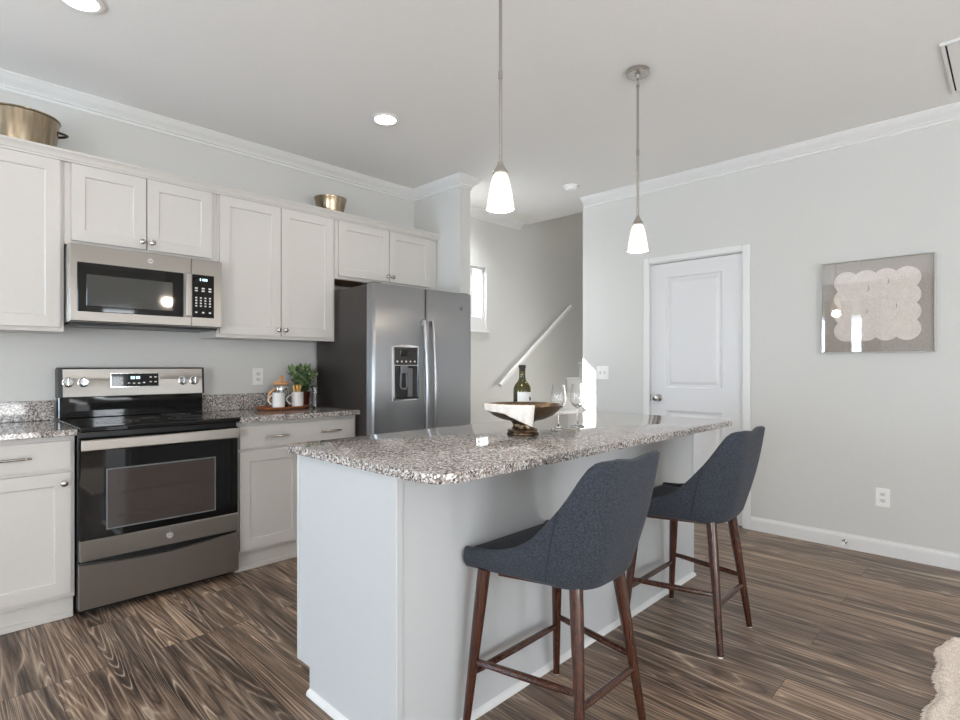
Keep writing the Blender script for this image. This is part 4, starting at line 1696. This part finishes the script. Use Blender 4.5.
# bead garland lying inside, towards the picture right
RB = random.Random(5)
gd = MB()
def inner_z(r):
    return interp([(r_, z_) for r_, z_ in prof_i[::-1]], r)
for i in range(46):
    t = i / 45
    a = -2.3 + 4.6 * t + .25 * math.sin(i * 1.7)
    rr_ = .108 + .030 * math.sin(i * .9)
    if i > 30:
        rr_ = .06 + .02 * math.sin(i)
    wx, wy = cx + rr_ * math.cos(a - .8), cy + rr_ * math.sin(a - .8)
    gd.sphere((wx, wy, I + inner_z(rr_) + .011 + .018 * (i % 2) + .006 * RB.random()), .0085, 10)
single('bead_garland', gd, M['bead'], 'pale wooden bead garland coiled inside the bronze bowl', 'garland', (cx, cy, I + .1), smooth=True)
# linen cloth draped over the front rim
vd = Vector((-cx, -3.853 - cy, 0)).normalized()        # towards the camera side
va0 = math.atan2(vd.y, vd.x)
nk = MB()
na, nb = 30, 26
def cloth(i, j):
    u = i / na
    a = va0 - 1.10 + 1.36 * u
    s = j / nb
    wob = .004 * math.sin(11 * u * PI) * s
    inn = .036
    length = .024 + .022 * u + .045 * max(0, u - .45) * 1.8
    d = s * (inn + length)
    if d < inn:
        r = BR - .004 - (inn - d) * .75
        z = max(inner_z(min(r, .173)) + .006, .141 - (inn - d) * .42)
        z = min(z, .143)
    else:
        e = d - inn
        r = BR + .007 - e * .32 + .002 * math.sin(9 * u)
        z = .140 - e
        ro = interp([(z_, r_) for r_, z_ in prof_o[1:]], z)
        r = max(r, ro + .005)
    return Vector((cx + (r + wob) * math.cos(a), cy + (r + wob) * math.sin(a), I + z))
nk.grid(cloth, na, nb)
nap = single('linen_napkin', nk, M['cloth'], 'white linen napkin draped over the front rim of the bronze bowl', 'napkin', (cx, cy, I + .15), smooth=True, angle=80)
m = nap.modifiers.new('thickness', 'SOLIDIFY')
m.thickness = .0022
m.offset = 1

# wine bottle behind the bowl
ox, oy = 2.052, -2.135
wb = thing('wine_bottle', 'olive glass wine bottle with white label standing behind the bronze bowl', 'bottle', (ox, oy, I))
BP = [(0, .0), (.036, .0), (.040, .005), (.040, .175), (.0385, .192), (.033, .207), (.024, .219), (.0165, .230), (.0145, .245), (.0140, .285), (.0158, .288), (.0158, .297), (.0140, .300)]
BP = [(r * 1.09, z * 1.018) for r, z in BP]
gi = [(.0105, .300), (.0105, .245), (.013, .232), (.021, .220), (.030, .207), (.0355, .192), (.037, .175), (.037, .010), (0, .020)]
gi = [(r * 1.09, z * 1.018) for r, z in gi]
part('glass', MB().lathe([(r, I + z) for r, z in BP + gi], (ox, oy, 0), 40), M['bottle'], wb, True)
part('wine', MB().lathe([(0, I + .022), (.0395, I + .014), (.0395, I + .165), (0, I + .165)], (ox, oy, 0), 32), M['wine'], wb, True)
part('foil_cap', MB().lathe([(.0158, I + .280), (.0156, I + .290), (.0180, I + .2925), (.0180, I + .304), (.0160, I + .3065), (0, I + .307)], (ox, oy, 0), 28), M['foil'], wb, True)
# label wraps the front
lb = MB()
av = math.atan2(-3.853 - oy, -ox)
lb.grid(lambda i, j: Vector((ox + .0440 * math.cos(av - .55 + 2.0 * i / 24), oy + .0440 * math.sin(av - .55 + 2.0 * i / 24), I + .070 + .112 * j / 4 * .95)), 24, 4)
lab = part('label', lb, M['label'], wb, True, label='white paper label')
ik = MB()
ik.grid(lambda i, j: Vector((ox + .0443 * math.cos(av + .85 + .35 * i / 6), oy + .0443 * math.sin(av + .85 + .35 * i / 6), I + .135 + .022 * j * (1 - .4 * i / 6))), 6, 1)
part('label_print', ik, M['label_ink'], lab, True)

# wine glasses
def wine_glass(name_label):
    t = thing('wine_glass', name_label, 'wine glass', (0, 0, 0), 'wine glasses on the island')
    outer = [(.036, .003), (.030, .006), (.012, .010), (.005, .016), (.0036, .030), (.0034, .085), (.0050, .092), (.014, .098), (.026, .108), (.0345, .123), (.0372, .140), (.0360, .160), (.0325, .185), (.0285, .212)]
    inner = [(.0277, .212), (.0316, .185), (.0351, .160), (.0362, .140), (.0335, .124), (.025, .1095), (.013, .101), (0, .0985)]
    base = [(0, 0), (.034, 0), (.036, .0015)]
    pass
    part('glass', MB().lathe(base + outer + inner, (0, 0, 0), 40), M['glass'], t, True, angle=70)
    return t


w1 = wine_glass('clear stemmed wine glass nearer the bronze bowl')
w1.location = (2.135, -2.290, I)
dup(w1, (2.300, -2.285, I), 'clear stemmed wine glass nearer the light switch wall, right of its pair')

# ------------------------------------------------------------------ rug with a ragged woven edge
rg = MB()
RG = random.Random(3)
x0, x1, y0, y1 = 1.15, 3.24, -5.2, -3.625
nx, ny = 210, 160
ex = [RG.uniform(-.003, .003) for _ in range(nx + 1)]
ey = [RG.uniform(-.003, .003) for _ in range(ny + 1)]
def rugpt(i, j):
    u, v = i / nx, j / ny
    x = x0 + (x1 - x0) * u
    y = y0 + (y1 - y0) * v
    # wavy outline
    edge_y = .012 * math.sin(9 * x) + .008 * math.sin(23 * x + 1) + ex[i]
    edge_x = .012 * math.sin(11 * y) + ey[j]
    kx = smooth01((u - .93) / .07)
    ky = smooth01((v - .93) / .07)
    x += edge_x * kx
    y += edge_y * ky
    rim_ = min(u, 1 - u, v, 1 - v)
    z = .012 * smooth01(rim_ / .006) + .0018 * math.sin(j * 1.05) * smooth01(rim_ / .01) + RG.uniform(0, .0008) * smooth01(rim_ / .01)
    # round the corner seen in the photo
    if u > .96 and v > .96:
        du, dv = (u - .96) / .04, (v - .96) / .04
        k = max(0, math.hypot(du, dv) - 1)
        x -= .05 * k
        y -= .04 * k
    return Vector((x, y, max(.001, z + .001)))
rg.grid(rugpt, nx, ny)
rug = thing('rug', 'cream woven rug with ragged fringed edge on the floor at bottom right', 'rug', (2.2, -4.4, 0))
part('pile', rg, M['rug'], rug, True, angle=80)
fg = MB()
for i in range(420):
    u = i / 419
    x = x0 + (x1 - x0) * u
    if x > x1 - .06:
        continue
    yb = y1 + .012 * math.sin(9 * x) + .008 * math.sin(23 * x + 1) - .006
    a = RG.uniform(-.6, .6)
    L = RG.uniform(.008, .016)
    fg.tube([(x, yb, .008), (x + a * L * .4, yb + L * .6, .006), (x + a * L, yb + L, .002)], [.0022, .0018, .0008], 5)
for j in range(150):
    y = -4.3 + (y1 + 4.25) * j / 149 - .06
    L = RG.uniform(.006, .013)
    a = RG.uniform(-.6, .6)
    fg.tube([(x1 - .012, y, .008), (x1 + L * .5, y + a * L * .5, .005), (x1 + L, y + a * L, .002)], [.0022, .0018, .0008], 5)
fo = part('fringe', fg, M['rug'], rug, True)
fo['kind'] = 'stuff'
